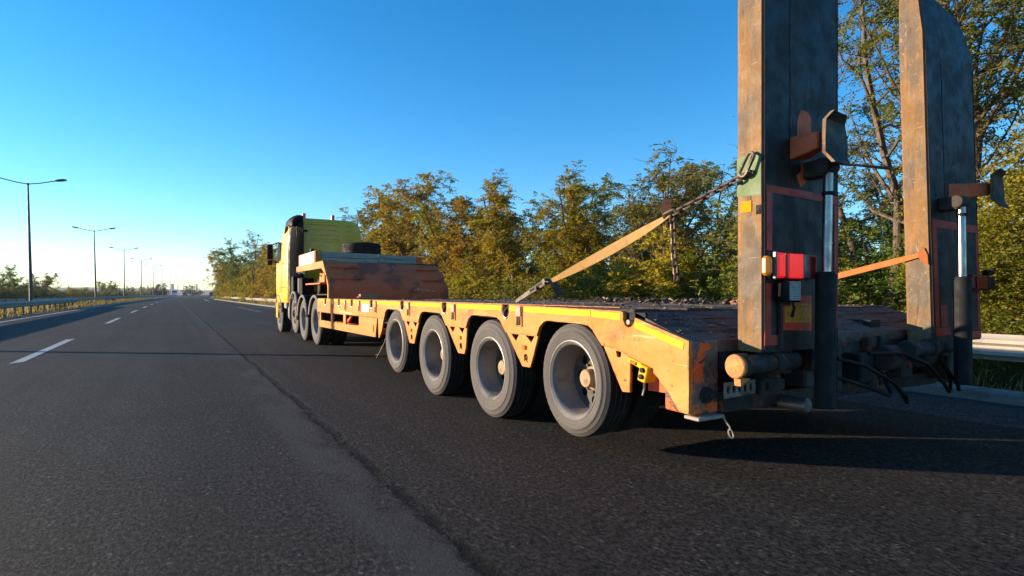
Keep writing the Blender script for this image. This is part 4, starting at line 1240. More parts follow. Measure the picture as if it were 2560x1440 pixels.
# steer wheels: convex grey rims with bright nut ring
srim = MB().lathe([(0.010, 0.286), (-0.004, 0.302), (0.004, 0.312), (0.012, 0.31)], n=48).lathe([(0.012, 0.288), (0.06, 0.27), (0.075, 0.24), (0.03, 0.185), (-0.005, 0.165), (-0.008, 0.115), (0.0, 0.11)], n=48)
for q in range(10):
    a = 2 * math.pi * q / 10
    srim.cyl((-0.006, 0.14 * math.cos(a), 0.14 * math.sin(a)), (-0.028, 0.14 * math.cos(a), 0.14 * math.sin(a)), 0.014, n=6)
srim = make_mesh('rim', srim, M_flap, angle=40)
shub = make_mesh('hub_cap', MB().lathe([(0.0, 0.112), (-0.03, 0.10), (-0.04, 0.085), (-0.01, 0.07), (-0.01, 0.0)], n=24), M_grime)
TS = (TW[0], srim, shub)
wheel(K, TW, 2.65, 12.93, 0.50, 0.3)
wheel(K, TW, 2.65, 14.28, 0.50, 1.1)
wheel(K, TS, 2.65, 15.42, 0.60, 0.5)
wheel(K, TS, 2.65, 17.85, 0.50, 0.2)
tin = make_mesh('inner_tyre', MB().lathe([(0.02, 0.27), (0.0, 0.30), (-0.01, 0.42), (0.03, 0.50), (0.25, 0.50), (0.28, 0.42), (0.28, 0.30), (0.25, 0.27)], n=48), M_rubber)
for y, z, xs in ((12.93, 0.5, (2.97, 4.36, 4.68)), (14.28, 0.5, (2.97, 4.36, 4.68)), (15.42, 0.6, (4.68,)), (17.85, 0.5, (4.5,))):
    for x in xs:
        o = bpy.data.objects.new('inner_tyre', tin)
        o.parent = K
        o.location = Vector((x, y, z)) - Vector(K.location)
        COL.objects.link(o)
    part('axle', MB().cyl((2.85, y, z), (4.8, y, z), 0.08, n=12), M_black, K)
# fenders: arched strips
def fender(y, z, r0, a0, a1, wd=0.56, mt=None):
    rg_ = []
    n = 14
    for i in range(n + 1):
        a = R(a0 + (a1 - a0) * i / n)
        cy, sz = math.cos(a), math.sin(a)
        rg_.append([(2.62, y + r0 * cy, z + r0 * sz), (2.62, y + (r0 + 0.035) * cy, z + (r0 + 0.035) * sz), (2.62 + wd, y + (r0 + 0.035) * cy, z + (r0 + 0.035) * sz), (2.62 + wd, y + r0 * cy, z + r0 * sz)])
    fo = part('fender', MB().loft(rg_), M_plastic, K, angle=40)
    lip = MB().tube([(2.622, y + (r0 + 0.015) * math.cos(R(a0 + (a1 - a0) * i / n)), z + (r0 + 0.015) * math.sin(R(a0 + (a1 - a0) * i / n))) for i in range(n + 1)], 0.030, 6)
    part('fender_lip', lip, M_fender, fo)


fender(12.93, 0.50, 0.54, 15, 172)
fender(14.28, 0.50, 0.54, 8, 172)
fender(15.42, 0.60, 0.53, -15, 195)
fender(17.85, 0.50, 0.56, 20, 170, 0.45)
part('mud_flap', MB().box(2.66, 3.2, 12.33, 12.345, 0.30, 0.62), M_rubber, K)
part('mud_flap', MB().box(2.66, 3.2, 16.02, 16.035, 0.28, 0.70), M_rubber, K)

# ------------------------------------------------------------------ loose things on the trailer
sp = MB().lathe(tyre_prof(0.45, 0.27, 0.25), n=60)
sp.lathe([(0.03, 0.262), (0.22, 0.262)], n=40)
sp.v = [(3.885 + p[1], 13.75 + p[2], 2.30 - p[0]) for p in sp.v]
spare = part('spare_tyre', sp, M_rubber, angle=40)
tag(spare, 'black spare tyre lying flat on the gooseneck tray behind the cab', 'tyre')
part('tread_band', MB().tube([(3.885 + 0.449 * math.cos(t), 13.75 + 0.449 * math.sin(t), 2.215) for t in [i * 0.2094 for i in range(30)]], 0.006, 5, closed=True), M_rubber, spare)


def plank(name, p, sz, rz, label):
    mb = MB().box(-sz[0] / 2, sz[0] / 2, -sz[1] / 2, sz[1] / 2, 0, sz[2])
    o = bpy.data.objects.new(name, make_mesh(name, mb, M_wood, bevel=0.006))
    o.location = p
    o.rotation_euler = (0, 0, rz)
    COL.objects.link(o)
    return tag(o, label, 'timber', 'offcuts of timber on the deck')


plank('timber_offcut', (3.03, 10.35, 1.008), (0.36, 0.12, 0.045), 0.05, 'lower piece of brown sawn timber lying on the deck by the gooseneck')
plank('timber_offcut', (3.05, 10.36, 1.054), (0.33, 0.10, 0.045), 0.14, 'upper piece of brown sawn timber stacked on another by the gooseneck')
plank('timber_offcut', (2.86, 10.30, 1.008), (0.16, 0.09, 0.03), 0.7, 'small chip of timber leaning beside the two stacked offcuts')


def link_mesh(L, W, r, name='link'):
    pts = []
    hw = W / 2 - r
    hl = L / 2 - W / 2
    for i in range(7):
        a = R(-90 + 180 * i / 6)
        pts.append((hl + hw * math.cos(a), hw * math.sin(a), 0))
    for i in range(7):
        a = R(90 + 180 * i / 6)
        pts.append((-hl + hw * math.cos(a), hw * math.sin(a), 0))
    return make_mesh(name, MB().tube(pts, r, 6, closed=True), M_chain)


LK = link_mesh(0.072, 0.044, 0.0075)


def put_link(parent, p, d, roll, me=None, name='chain_link'):
    o = bpy.data.objects.new(name, me or LK)
    o.parent = parent
    o.location = Vector(p) - Vector(parent.location)
    q = Vector(d).to_track_quat('X', 'Z')
    o.rotation_euler = (q @ Quaternion((1, 0, 0), roll)).to_euler()
    COL.objects.link(o)


A = Vector((2.757, 2.115, 1.765))
B = Vector((2.50, 4.193, 1.035))
J = Vector((2.699, 2.613, 1.602))
CH = empty('lashing_chain', A, 'rusty chain running from the left ramp\'s green band down to the strap', 'chain')
n = 12
for i in range(n):
    put_link(CH, A + (J - A) * ((i + 0.3) / n), J - A, (i % 2) * math.pi / 2 + 0.4)
big = link_mesh(0.155, 0.066, 0.009, 'end_ring')
put_link(CH, A + Vector((-0.008, -0.012, 0.055)), (0.1, -0.42, 0.85), 1.25, big, 'end_ring')
for i in range(9):
    put_link(CH, J + Vector((0.005 * math.sin(i), 0.0 - 0.004 * i, -0.03 - 0.046 * i)), (0, 0.06, -1), (i % 2) * math.pi / 2)
put_link(CH, J + Vector((0, 0.01, -0.005)), J - A, 0.9, link_mesh(0.12, 0.07, 0.011, 'joining_shackle'), 'joining_shackle')


def ribbon(pts, ws, ns, t=0.004):
    """pts centre line, ws widths, ns width directions"""
    mb = MB()
    rings = []
    for i, (p, w_, d) in enumerate(zip(pts, ws, ns)):
        p, d = Vector(p), Vector(d).normalized()
        tg = (Vector(pts[min(i + 1, len(pts) - 1)]) - Vector(pts[max(i - 1, 0)])).normalized()
        nn = tg.cross(d).normalized() * t / 2
        rings.append([tuple(p + d * w_ / 2 + nn), tuple(p - d * w_ / 2 + nn), tuple(p - d * w_ / 2 - nn), tuple(p + d * w_ / 2 - nn)])
    return mb.loft(rings)


ST = empty('ratchet_strap', B, 'tan webbing strap with a ratchet stretched from the chain to the deck edge', 'strap')
D1 = Vector((2.556, 3.735, 1.205))
pts, ws, ns = [], [], []
for i in range(15):
    t = i / 14
    p = J + (D1 - J) * t
    p.z -= 0.012 * math.sin(math.pi * t)
    pts.append(p)
    ws.append(0.032 + 0.036 * math.sin(math.pi * min(1, t * 1.05)) ** 0.6)
    a = 1.3 * (1 - t) ** 3 + 0.05
    ns.append(Vector((-0.35 + 0.6 * math.sin(a), 0.30, 0.95 * math.cos(a))))
part('webbing', ribbon(pts, ws, ns), M_strap, ST, angle=60)
D2 = Vector((2.545, 3.80, 1.20))
part('webbing', ribbon([D2, D2 + (B - D2) * 0.35, D2 + (B - D2) * 0.7, B], [0.05, 0.05, 0.04, 0.03], [(0.2, 0.3, 1)] * 4, 0.012), M_ratchet, ST, angle=60)
part('loose_end', ribbon([J + Vector((0.0, 0.03, -0.01)), J + Vector((-0.004, 0.05, 0.03)), J + Vector((0.0, 0.05, 0.075)), J + Vector((0.01, 0.045, 0.10))], [0.035, 0.062, 0.06, 0.045], [(0.7, -0.7, 0.0)] * 4, 0.006), M_leather, ST)
part('ratchet_body', MB().tube([D2 + Vector((0.0, 0.0, 0.012)), D2 + (B - D2) * 0.50 + Vector((0, 0, 0.012))], 0.016, 8).tube([D2 + Vector((-0.03, 0, 0)), D2 + Vector((0.03, 0, 0))], 0.022, 10).tube([D2 + (B - D2) * 0.25 + Vector((-0.03, 0, -0.01)), D2 + (B - D2) * 0.25 + Vector((0.03, 0, -0.01))], 0.014, 8), M_ratchet, ST, bevel=0)
part('ratchet_handle', MB().loft([[(p[0] - 0.045, p[1], p[2]), (p[0] + 0.03, p[1] - 0.01, p[2]), (p[0] + 0.03, p[1] - 0.016, p[2] - 0.006), (p[0] - 0.045, p[1] - 0.006, p[2] - 0.006)] for p in ((2.56, 3.79, 1.20), (2.57, 3.745, 1.198), (2.575, 3.70, 1.15), (2.58, 3.675, 1.105))]), M_ratchet, ST, bevel=0.003)

OS = empty('orange_strap', (4.62, 3.7, 1.01), 'orange webbing strap running from the right ramp down towards the deck', 'strap')
o0, o1 = Vector((4.655, 2.09, 1.385)), Vector((4.60, 3.7, 1.01))
part('webbing', ribbon([o0 + (o1 - o0) * (i / 8) for i in range(9)], [0.03] + [0.045] * 8, [(-0.1, 0.35, 1)] * 9), M_strapor, OS)
part('strap_loop', MB().loft([[(4.663, 2.075, 1.43), (4.66, 2.10, 1.44), (4.655, 2.10, 1.44), (4.657, 2.075, 1.43)], [(4.665, 2.055, 1.38), (4.64, 2.11, 1.375), (4.635, 2.11, 1.375), (4.66, 2.055, 1.38)], [(4.667, 2.05, 1.31), (4.655, 2.08, 1.33), (4.65, 2.08, 1.33), (4.66, 2.05, 1.31)]]), M_strapor, OS)

# chain heap and litter on the far side of the deck
HP = empty('chain_heap', (4.6, 4.4, 1.0), 'heap of rusty chain lying along the far edge of the deck', 'chain')
rh = random.Random(3)
LK2 = link_mesh(0.11, 0.07, 0.013)
for i in range(48):
    t = rh.random()
    put_link(HP, (4.75 + rh.gauss(0, 0.10) + 0.3 * (t - 0.5), 3.4 + 2.6 * t + rh.gauss(0, 0.05), 1.012 + abs(rh.gauss(0, 0.010))), (rh.uniform(-1, 1), rh.uniform(-1, 1), rh.uniform(-0.5, 0.5)), rh.uniform(0, 3), LK2)


def rock(mb, p, r, rg_):
    v = []
    for d in ((1, 0, 0), (-1, 0, 0), (0, 1, 0), (0, -1, 0), (0, 0, 1), (0, 0, -0.4)):
        k_ = r * rg_.uniform(0.6, 1.3)
        v.append((p[0] + d[0] * k_ + rg_.uniform(-.2, .2) * r, p[1] + d[1] * k_ + rg_.uniform(-.2, .2) * r, p[2] + d[2] * k_ * 0.8))
    mb.add(v, [(0, 2, 4), (2, 1, 4), (1, 3, 4), (3, 0, 4), (2, 0, 5), (1, 2, 5), (3, 1, 5), (0, 3, 5)])


db = MB()
for i in range(1500):
    y = 2.75 + 8.4 * rh.random() ** 1.3
    x = 2.47 + 2.9 * rh.random() ** 1.6
    rock(db, (x, y, 1.002), rh.choice((0.006, 0.008, 0.011, 0.016)), rh)
for i in range(260):
    y = rh.uniform(2.27, 2.66)
    z = 0.835 + (y - 2.24) / 0.45 * 0.15
    rock(db, (2.5 + 2.7 * rh.random() ** 1.3, y, z), rh.choice((0.005, 0.007, 0.012)), rh)
for x, y, r_ in ((2.83, 2.42, 0.026), (2.87, 2.42, 0.014), (2.82, 2.50, 0.015), (2.98, 2.45, 0.018), (2.72, 2.33, 0.012), (2.80, 2.27, 0.012), (2.84, 2.28, 0.015), (2.75, 2.55, 0.012), (3.9, 2.5, 0.02), (2.66, 2.50, 0.011)):
    z = 0.835 + (y - 2.24) / 0.45 * 0.15
    rock(db, (x, y, z + r_ * 0.4), r_, rh)
dd = part('deck_debris', db, M_soil, kind='stuff', smooth=False, recalc=False)
tag(dd, 'clods of dry soil and gravel scattered over the trailer deck', 'debris')
lb = MB()
for i in range(900):
    y = rh.uniform(2.9, 7.5)
    x = 4.55 + abs(rh.gauss(0, 0.35)) if rh.random() < 0.7 else rh.uniform(2.6, 5.3)
    if x > 5.35:
        continue
    a, b = rh.uniform(0, 6.28), rh.uniform(-0.6, 0.6)
    l = rh.uniform(0.012, 0.035)
    d = Vector((math.cos(a), math.sin(a), b)) * l
    s_ = Vector((-math.sin(a), math.cos(a), rh.uniform(-.5, .5))) * l * 0.45
    p = Vector((x, y, 1.01 + abs(rh.gauss(0, 0.012)) + abs(d.z)))
    lb.add([p - d, p + s_, p + d, p - s_], [(0, 1, 2, 3)])
ll = part('leaf_litter', lb, M_litter, kind='stuff', smooth=False, recalc=False)
tag(ll, 'dry brown leaves and twigs littering the far side of the deck', 'leaves')

# ------------------------------------------------------------------ vegetation
def np_mesh(name, V, F4, mat):
    me = bpy.data.meshes.new(name)
    V = np.asarray(V, dtype=np.float32)
    F4 = np.asarray(F4, dtype=np.int32)
    me.vertices.add(len(V))
    me.vertices.foreach_set('co', V.ravel())
    me.loops.add(F4.size)
    me.loops.foreach_set('vertex_index', F4.ravel())
    me.polygons.add(len(F4))
    me.polygons.foreach_set('loop_start', np.arange(0, F4.size, 4, dtype=np.int32))
    me.update(calc_edges=True)
    me.materials.append(mat)
    return me


def unit(v):
    return v / np.maximum(np.linalg.norm(v, axis=-1, keepdims=True), 1e-9)


def sprays(P, D, rng, n_leaf, rach, ll_, lw, droop=0.35):
    """pinnate sprays: P bases, D directions. Returns quads (diamond leaflets)"""
    m = len(P)
    D = unit(D)
    up = np.tile(np.array([0, 0, 1.0]), (m, 1))
    side = unit(np.cross(D, up + rng.normal(0, 0.35, (m, 3))))
    nrm = np.cross(side, D)
    k = n_leaf
    t = np.linspace(0.12, 1.0, k)
    sgn = np.where(np.arange(k) % 2 == 0, 1.0, -1.0)
    L = rach * rng.uniform(0.7, 1.3, (m, 1, 1))
    base = P[:, None, :] + D[:, None, :] * (t[None, :, None] * L) + np.array([0, 0, -1.0]) * (droop * L * (t[None, :, None] ** 2))
    ang = rng.normal(0, 0.30, (m, k, 1))
    ld = unit(side[:, None, :] * sgn[None, :, None] + D[:, None, :] * 0.55 + nrm[:, None, :] * ang + np.array([0, 0, -0.25]) + rng.normal(0, 0.18, (m, k, 3)))
    wn = unit(np.cross(ld, nrm[:, None, :] + rng.normal(0, 0.55, (m, k, 3))))
    s = rng.uniform(0.7, 1.25, (m, k, 1))
    a = base
    tip = base + ld * ll_ * s
    mid = base + ld * ll_ * s * 0.5
    lo_, hi_ = base + ld * ll_ * s * 0.28, base + ld * ll_ * s * 0.70
    fold = np.cross(ld, wn) * lw * 0.18
    V = np.stack([a, lo_ + wn * lw * s * 0.46 + fold, hi_ + wn * lw * s * 0.40 + fold, tip, hi_ - wn * lw * s * 0.40 + fold, lo_ - wn * lw * s * 0.46 + fold], axis=2).reshape(-1, 3)
    i0 = np.arange(0, len(V), 6)
    F = np.concatenate([np.stack([i0, i0 + 1, i0 + 2, i0 + 3], 1), np.stack([i0, i0 + 3, i0 + 4, i0 + 5], 1)])
    return V, F


def grow_tree(seed, H, spread, stems, dens, ll_=0.085, lw=0.036, rach=0.27, nl=11, low=0.30, lean=0.25, twigs=6, bare=0.0, r0=0.09):
    rng = np.random.default_rng(seed)
    tb = MB()
    bases, dirs = [], []

    def limb(p, d, L, r, lvl, seg):
        pts, rs = [p.copy()], [r]
        q, dd_ = p.copy(), d.copy()
        for i in range(seg):
            dd_ = dd_ + rng.normal(0, 0.13 + 0.05 * lvl, 3) + np.array([0, 0, 0.10 if lvl < 2 else 0.02])
            dd_ = dd_ / np.linalg.norm(dd_)
            q = q + dd_ * L / seg
            pts.append(q.copy())
            rs.append(r * (1 - 0.78 * (i + 1) / seg))
        tb.tube([tuple(x) for x in pts], [max(x, 0.004) for x in rs], 6 if lvl == 0 else (5 if lvl == 1 else 3), caps=False)
        return pts, dd_

    for s in range(stems):
        a = rng.uniform(0, 6.28)
        d = np.array([math.cos(a) * lean, math.sin(a) * lean, 1.0])
        d /= np.linalg.norm(d)
        h = H * rng.uniform(0.72, 1.0) if s else H
        pts, _ = limb(np.array([rng.normal(0, 0.10), rng.normal(0, 0.10), -0.1]), d, h, r0 * rng.uniform(0.7, 1.1) * H / 6, 0, 9)
        pts = np.array(pts)
        nb = int(6 + H * 1.3)
        for b in range(nb):
            t = low + (0.98 - low) * (b + rng.uniform(0, 0.8)) / nb
            i = min(int(t * 9), 8)
            p = pts[i] + (pts[i + 1] - pts[i]) * (t * 9 - i)
            a2 = rng.uniform(0, 6.28)
            e = rng.uniform(0.35, 1.0)
            d2 = np.array([math.cos(a2), math.sin(a2), e])
            d2 /= np.linalg.norm(d2)
            L = spread * (1.15 - 0.75 * t) * rng.uniform(0.6, 1.15)
            bp, bd = limb(p, d2, L, 0.030 * H / 6 * (1.2 - t), 1, 5)
            bp = np.array(bp)
            for w_ in range(twigs):
                t2 = 0.25 + 0.75 * (w_ + rng.uniform(0, 0.9)) / twigs
                j = min(int(t2 * 5), 4)
                p2 = bp[j] + (bp[j + 1] - bp[j]) * (t2 * 5 - j)
                d3 = unit(bd + rng.normal(0, 0.75, 3))
                tp, td = limb(p2, d3, rng.uniform(0.35, 0.8) * spread * 0.42, 0.010, 2, 3)
                if rng.random() < bare:
                    continue
                tp = np.array(tp)
                for q in range(dens):
                    t3 = rng.uniform(0.15, 1.0) * 3
                    j2 = min(int(t3), 2)
                    bases.append(tp[j2] + (tp[j2 + 1] - tp[j2]) * (t3 - j2))
                    dirs.append(td + rng.normal(0, 0.8, 3) + np.array([0, 0, 0.1]))
    V, F = sprays(np.array(bases), np.array(dirs), rng, nl, rach, ll_, lw)
    trunk = make_mesh('trunk', tb, M_bark, angle=60, recalc=False)
    crown = np_mesh('crown', V, F, M_leaf)
    return trunk, crown


def grow_shrub(seed, H, W_, n, ll_=0.075, lw=0.04, stems=14):
    rng = np.random.default_rng(seed)
    tb = MB()
    for s in range(stems):
        a = rng.uniform(0, 6.28)
        rr_ = W_ * 0.5 * rng.uniform(0.2, 0.9)
        h = H * rng.uniform(0.5, 0.95)
        tb.tube([(math.cos(a) * 0.1, math.sin(a) * 0.1, -0.05), (math.cos(a) * rr_ * 0.5, math.sin(a) * rr_ * 0.5, h * 0.55), (math.cos(a) * rr_, math.sin(a) * rr_, h)], [0.02, 0.013, 0.005], 4, caps=False)
    # clumps through the volume
    nc = max(10, n // 34)
    ca = rng.uniform(0, 6.28, nc)
    cr = W_ * 0.5 * np.sqrt(rng.uniform(0, 1, nc))
    cz = H * rng.uniform(0.06, 1.0, nc) * (1 - 0.55 * (cr / (W_ * 0.5)) ** 2)
    C = np.stack([np.cos(ca) * cr, np.sin(ca) * cr, cz], 1)
    idx = rng.integers(0, nc, n)
    P = C[idx] + rng.normal(0, 0.16, (n, 3)) * np.array([1, 1, 0.8])
    P[:, 2] = np.abs(P[:, 2])
    D = unit(P - np.array([0, 0, H * 0.35])) + rng.normal(0, 0.6, (n, 3))
    V, F = sprays(P, D, rng, 7, 0.17, ll_, lw, 0.25)
    return make_mesh('stem', tb, M_bark, angle=60, recalc=False), np_mesh('foliage', V, F, M_leaf)


TV = [grow_tree(11, 6.0, 2.0, 2, 8, low=0.30), grow_tree(12, 6.0, 1.7, 3, 7, low=0.34), grow_tree(13, 6.0, 2.2, 2, 7, low=0.38, bare=0.15),
      grow_tree(14, 6.0, 1.5, 3, 7, low=0.25), grow_tree(15, 6.0, 1.9, 2, 5, low=0.25, bare=0.35), grow_tree(16, 6.0, 2.1, 1, 10, low=0.30)]
TNEAR = grow_tree(21, 8.0, 2.6, 3, 7, ll_=0.052, lw=0.022, rach=0.22, nl=13, low=0.24, lean=0.22, r0=0.085, twigs=7)
TNEAR2 = grow_tree(22, 7.0, 2.2, 2, 5, ll_=0.054, lw=0.023, rach=0.22, nl=13, low=0.28, lean=0.2, r0=0.075, twigs=7)
SV = [grow_shrub(31, 2.0, 2.4, 1300), grow_shrub(32, 1.5, 2.0, 1000), grow_shrub(33, 2.6, 2.4, 1700), grow_shrub(34, 3.4, 2.8, 2600, 0.08, 0.046), grow_shrub(35, 3.4, 2.8, 6500, 0.045, 0.028)]

OLIVE = (0.170, 0.175, 0.030)
GREEN = (0.088, 0.150, 0.026)
YELL = (0.285, 0.245, 0.027)
OCHRE = (0.300, 0.215, 0.026)
BROWN = (0.215, 0.165, 0.048)
DUSK = (0.150, 0.155, 0.060)


def plant(kind, meshes, loc, h, h0, rz, tint, label, cat, group, names=('trunk', 'crown'), wide=1.0):
    E_ = empty(kind, loc, label, cat, group)
    s = h / h0
    E_.rotation_euler = (0, 0, rz)
    E_.scale = (s * wide, s * wide, s)
    for nm, me in zip(names, meshes):
        o = bpy.data.objects.new(nm, me)
        o.parent = E_
        o.color = (tint[0], tint[1], tint[2], 1)
        COL.objects.link(o)
    return E_


rt = random.Random(17)


def jit(c, k=0.2):
    f = rt.uniform(1 - k, 1 + k)
    return (c[0] * f * rt.uniform(0.9, 1.1), c[1] * f * rt.uniform(0.9, 1.1), c[2] * f)


tn = {OLIVE: 'olive-green', GREEN: 'green', YELL: 'yellow-green', OCHRE: 'ochre-yellow', BROWN: 'brown-tinged', DUSK: 'dull grey-green'}
# right-hand row: (x, y, height, variant, tint, where)
ROW = [
    (11.0, 5.28, 9.6, 'N', OLIVE, 'forking low between the two raised ramps'),
    (13.2, 7.2, 8.4, 'M', BROWN, 'behind the forked tree between the ramps'),
    (13.0, 5.6, 8.2, 'M', DUSK, 'rising behind the right ramp against the sky'),
    (11.8, 3.5, 6.4, 4, BROWN, 'with bare twigs at the far right edge'),
    (12.5, 2.2, 6.8, 0, OLIVE, 'leaning in over the right edge, beyond the rail'),
    (11.4, 8.2, 4.7, 4, OLIVE, 'directly behind the left ramp'),
    (12.8, 10.2, 4.6, 4, DUSK, 'left of the chain hook on the left ramp'),
    (11.6, 11.6, 5.0, 4, OLIVE, 'thin and open, behind the chain'),
    (12.0, 12.8, 4.9, 2, DUSK, 'tall and open, above the strap\'s upper end'),
    (13.8, 14.6, 5.6, 0, OLIVE, 'behind the strap, right of its middle'),
    (11.6, 15.0, 4.8, 1, YELL, 'with yellow leaves behind the strap\'s middle'),
    (12.6, 18.2, 5.6, 2, OLIVE, 'standing above the strap\'s lower half'),
    (11.6, 19.6, 5.2, 3, YELL, 'above the second trailer wheel'),
    (13.4, 22.6, 6.0, 1, BROWN, 'above the third trailer axle'),
    (11.6, 24.0, 5.4, 0, OCHRE, 'right of the gooseneck corner'),
    (12.6, 27.0, 6.6, 5, BROWN, 'with dark crown behind the deck front'),
    (11.8, 29.2, 6.6, 0, OCHRE, 'behind the gooseneck\'s sloped plate'),
    (12.8, 32.5, 8.0, 2, YELL, 'tallest behind the gooseneck'),
    (11.6, 34.0, 6.6, 1, YELL, 'above the spare tyre\'s right side'),
    (12.4, 38.5, 7.6, 4, BROWN, 'nearly bare, right of the yellow cab'),
    (11.4, 42.0, 5.6, 3, OLIVE, 'low beside the cab\'s rear corner'),
    (12.0, 48.0, 6.0, 1, OCHRE, 'hidden behind the cab'),
    (12.0, 58.0, 6.4, 0, OLIVE, 'behind the cab\'s mirror'),
    (11.0, 68.0, 6.6, 5, OCHRE, 'orange-leaved just left of the cab'),
    (10.6, 78.0, 7.4, 0, OCHRE, 'left of the cab above the guard rail'),
    (10.4, 88.0, 9.8, 4, DUSK, 'tallest and sparse, left of the cab'),
    (10.0, 96.0, 8.6, 5, YELL, 'mid-way between cab and treeline end'),
    (9.8, 106.0, 9.6, 1, GREEN, 'green, near the treeline\'s far end'),
    (9.6, 117.0, 9.6, 5, OLIVE, 'third from the treeline\'s far end'),
    (9.4, 128.0, 9.8, 0, OCHRE, 'second from the treeline\'s far end'),
    (9.2, 140.0, 9.6, 5, BROWN, 'at the treeline\'s far end by the rail start'),
    (9.6, 152.0, 9.4, 1, OLIVE, 'last, past the rail start at the curve'),
    (13.6, 13.4, 4.8, 1, YELL, 'behind the upper end of the strap, in the gap'), (12.8, 16.6, 5.0, 0, YELL, 'right of the ratchet, filling the row'), (12.4, 20.9, 5.4, 5, OCHRE, 'round-crowned above the second trailer axle'),
    (12.6, 25.6, 5.8, 3, YELL, 'between two taller trees above the deck front'), (12.2, 30.8, 6.6, 5, OCHRE, 'round-crowned behind the gooseneck top'), (12.6, 36.2, 7.0, 0, OLIVE, 'right of the spare tyre'),
    # second row
    (17.5, 9.5, 4.4, 1, DUSK, 'in the second row behind the left ramp'), (18.0, 15.0, 4.8, 3, OLIVE, 'in the second row behind the strap\'s top'), (17.5, 20.5, 5.0, 1, GREEN, 'in the second row behind the strap'),
    (18.5, 27.0, 5.4, 0, DUSK, 'in the second row above the deck'), (18.5, 34.0, 6.0, 3, OLIVE, 'in the second row above the deck front'), (17.0, 38.0, 6.2, 1, BROWN, 'in the second row behind the spare tyre'),
    (17.5, 7.4, 4.6, 3, OLIVE, 'in the second row seen between the ramps'), (16.5, 4.0, 4.6, 1, YELL, 'in the second row right of the right ramp'), (16.5, 0.0, 5.0, 0, GREEN, 'in the second row at the right edge'),
    (12.5, 104.0, 9.6, 3, YELL, 'in the second row left of the cab'), (12.0, 122.0, 10.0, 0, OLIVE, 'in the second row at the treeline\'s far half'), (13.0, 64.0, 6.0, 1, OLIVE, 'in the second row behind the cab'),
]
for x, y, h, vv, tint, where in ROW:
    if vv == 'N':
        ms, h0, rz = TNEAR, 8.0, 0.6
    elif vv == 'M':
        ms, h0, rz = TNEAR2, 7.0, rt.uniform(0, 6.28)
    else:
        ms, h0, rz = TV[vv], 6.0, rt.uniform(0, 6.28)
    plant('locust_tree', ms, (x, y, -0.06), h, h0, rz, jit(tint), '%s locust tree %s' % (tn[tint], where), 'tree', 'locust trees along the right verge', wide=1.0 if vv in ('N', 'M') else 1.28)

# undergrowth on the right: shrubs along the rail
wh = ['between the ramps, under the forked tree', 'right of the right ramp above the rail', 'behind the left ramp\'s foot', 'behind the tail of the deck', 'behind the deck under the strap', 'behind the deck under the ratchet',
      'beyond the deck above the second wheel', 'beyond the deck above the first wheel', 'beside the gooseneck plate', 'behind the tray boards', 'behind the cab', 'left of the cab above the rail', 'near the far end of the rail']
yy = -2.0
i = 0
while yy < 158:
    x = 10.3 + rt.uniform(-0.3, 1.5)
    near = yy < 5.0
    v = 4 if near else rt.randrange(3)
    h0 = (2.0, 1.5, 2.6, 3.4, 3.4)[v]
    h = h0 * rt.uniform(0.8, 1.15) * (0.75 if near else 1.0)
    tint = rt.choice((OLIVE, GREEN, YELL, OLIVE)) if yy < 45 else rt.choice((OLIVE, YELL, OCHRE))
    seg = 1 if yy < 3.2 else 0 if yy < 6 else 2 if yy < 8 else 3 if yy < 10.5 else 4 if yy < 14 else 5 if yy < 19 else 6 if yy < 24 else 7 if yy < 30 else 8 if yy < 36 else 9 if yy < 44 else 10 if yy < 66 else 11 if yy < 105 else 12
    plant('roadside_shrub', SV[v], (x - (0.9 if yy > 60 else 0), yy, -0.06), h, h0, rt.uniform(0, 6.28), jit(tint), '%s %sshrub %s' % (tn[tint], 'tall ' if h > 2.4 else 'low ' if h < 1.6 else '', wh[seg]), 'shrub', 'shrubs under the trees on the right', ('stem', 'foliage'), 1.25)
    yy += 0.85 if yy < 12 else 1.25 if yy < 45 else 3.0
    i += 1
yy = 6.2
k = 0
thick = ['behind the left ramp', 'behind the chain', 'behind the strap\'s upper half', 'behind the strap\'s lower half', 'behind the middle of the deck', 'above the front trailer wheels', 'by the gooseneck corner', 'behind the spare tyre', 'behind the cab', 'just left of the cab', 'in the far half of the treeline', 'at the far end of the treeline']
while yy < 156:
    seg = 0 if yy < 8 else 1 if yy < 10 else 2 if yy < 13 else 3 if yy < 17 else 4 if yy < 22 else 5 if yy < 28 else 6 if yy < 33 else 7 if yy < 42 else 8 if yy < 62 else 9 if yy < 85 else 10 if yy < 120 else 11
    tint = rt.choice((OLIVE, YELL, OCHRE, GREEN)) if yy < 50 else rt.choice((OLIVE, YELL, OCHRE, GREEN))
    h = rt.uniform(1.9, 3.0) if yy < 50 else rt.uniform(4.2, 6.4)
    plant('thicket_shrub', SV[3] if k % 3 else SV[2], ((12.4 if yy < 50 else 11.6 if yy < 90 else 11.2) + rt.uniform(-0.8, 1.2), yy, -0.06), h, 3.4 if k % 3 else 2.6, rt.uniform(0, 6.28), jit(tint), '%s leafy thicket shrub %s' % (tn[tint], thick[seg]), 'shrub', 'thicket between the tree trunks', ('stem', 'foliage'), 1.15)
    yy += 2.4 if yy < 30 else 3.2 if yy < 60 else 4.0
    k += 1
for x, y, h, v, tint, lb_ in ((10.3, 3.75, 2.7, 4, YELL, 'yellow-green creeper-covered bush filling the right edge above the rail'), (10.9, 2.9, 3.7, 4, YELL, 'tall yellow-green bush at the extreme right edge'), (11.9, 4.6, 3.0, 4, OLIVE, 'tall olive bush just right of the right ramp'),
                          (11.2, 0.4, 4.4, 3, OLIVE, 'tall olive bush beyond the right edge of view')):
    plant('roadside_shrub', SV[v], (x, y, -0.06), h, 3.4, rt.uniform(0, 6.28), jit(tint), lb_, 'shrub', 'tall bushes at the right edge', ('stem', 'foliage'))

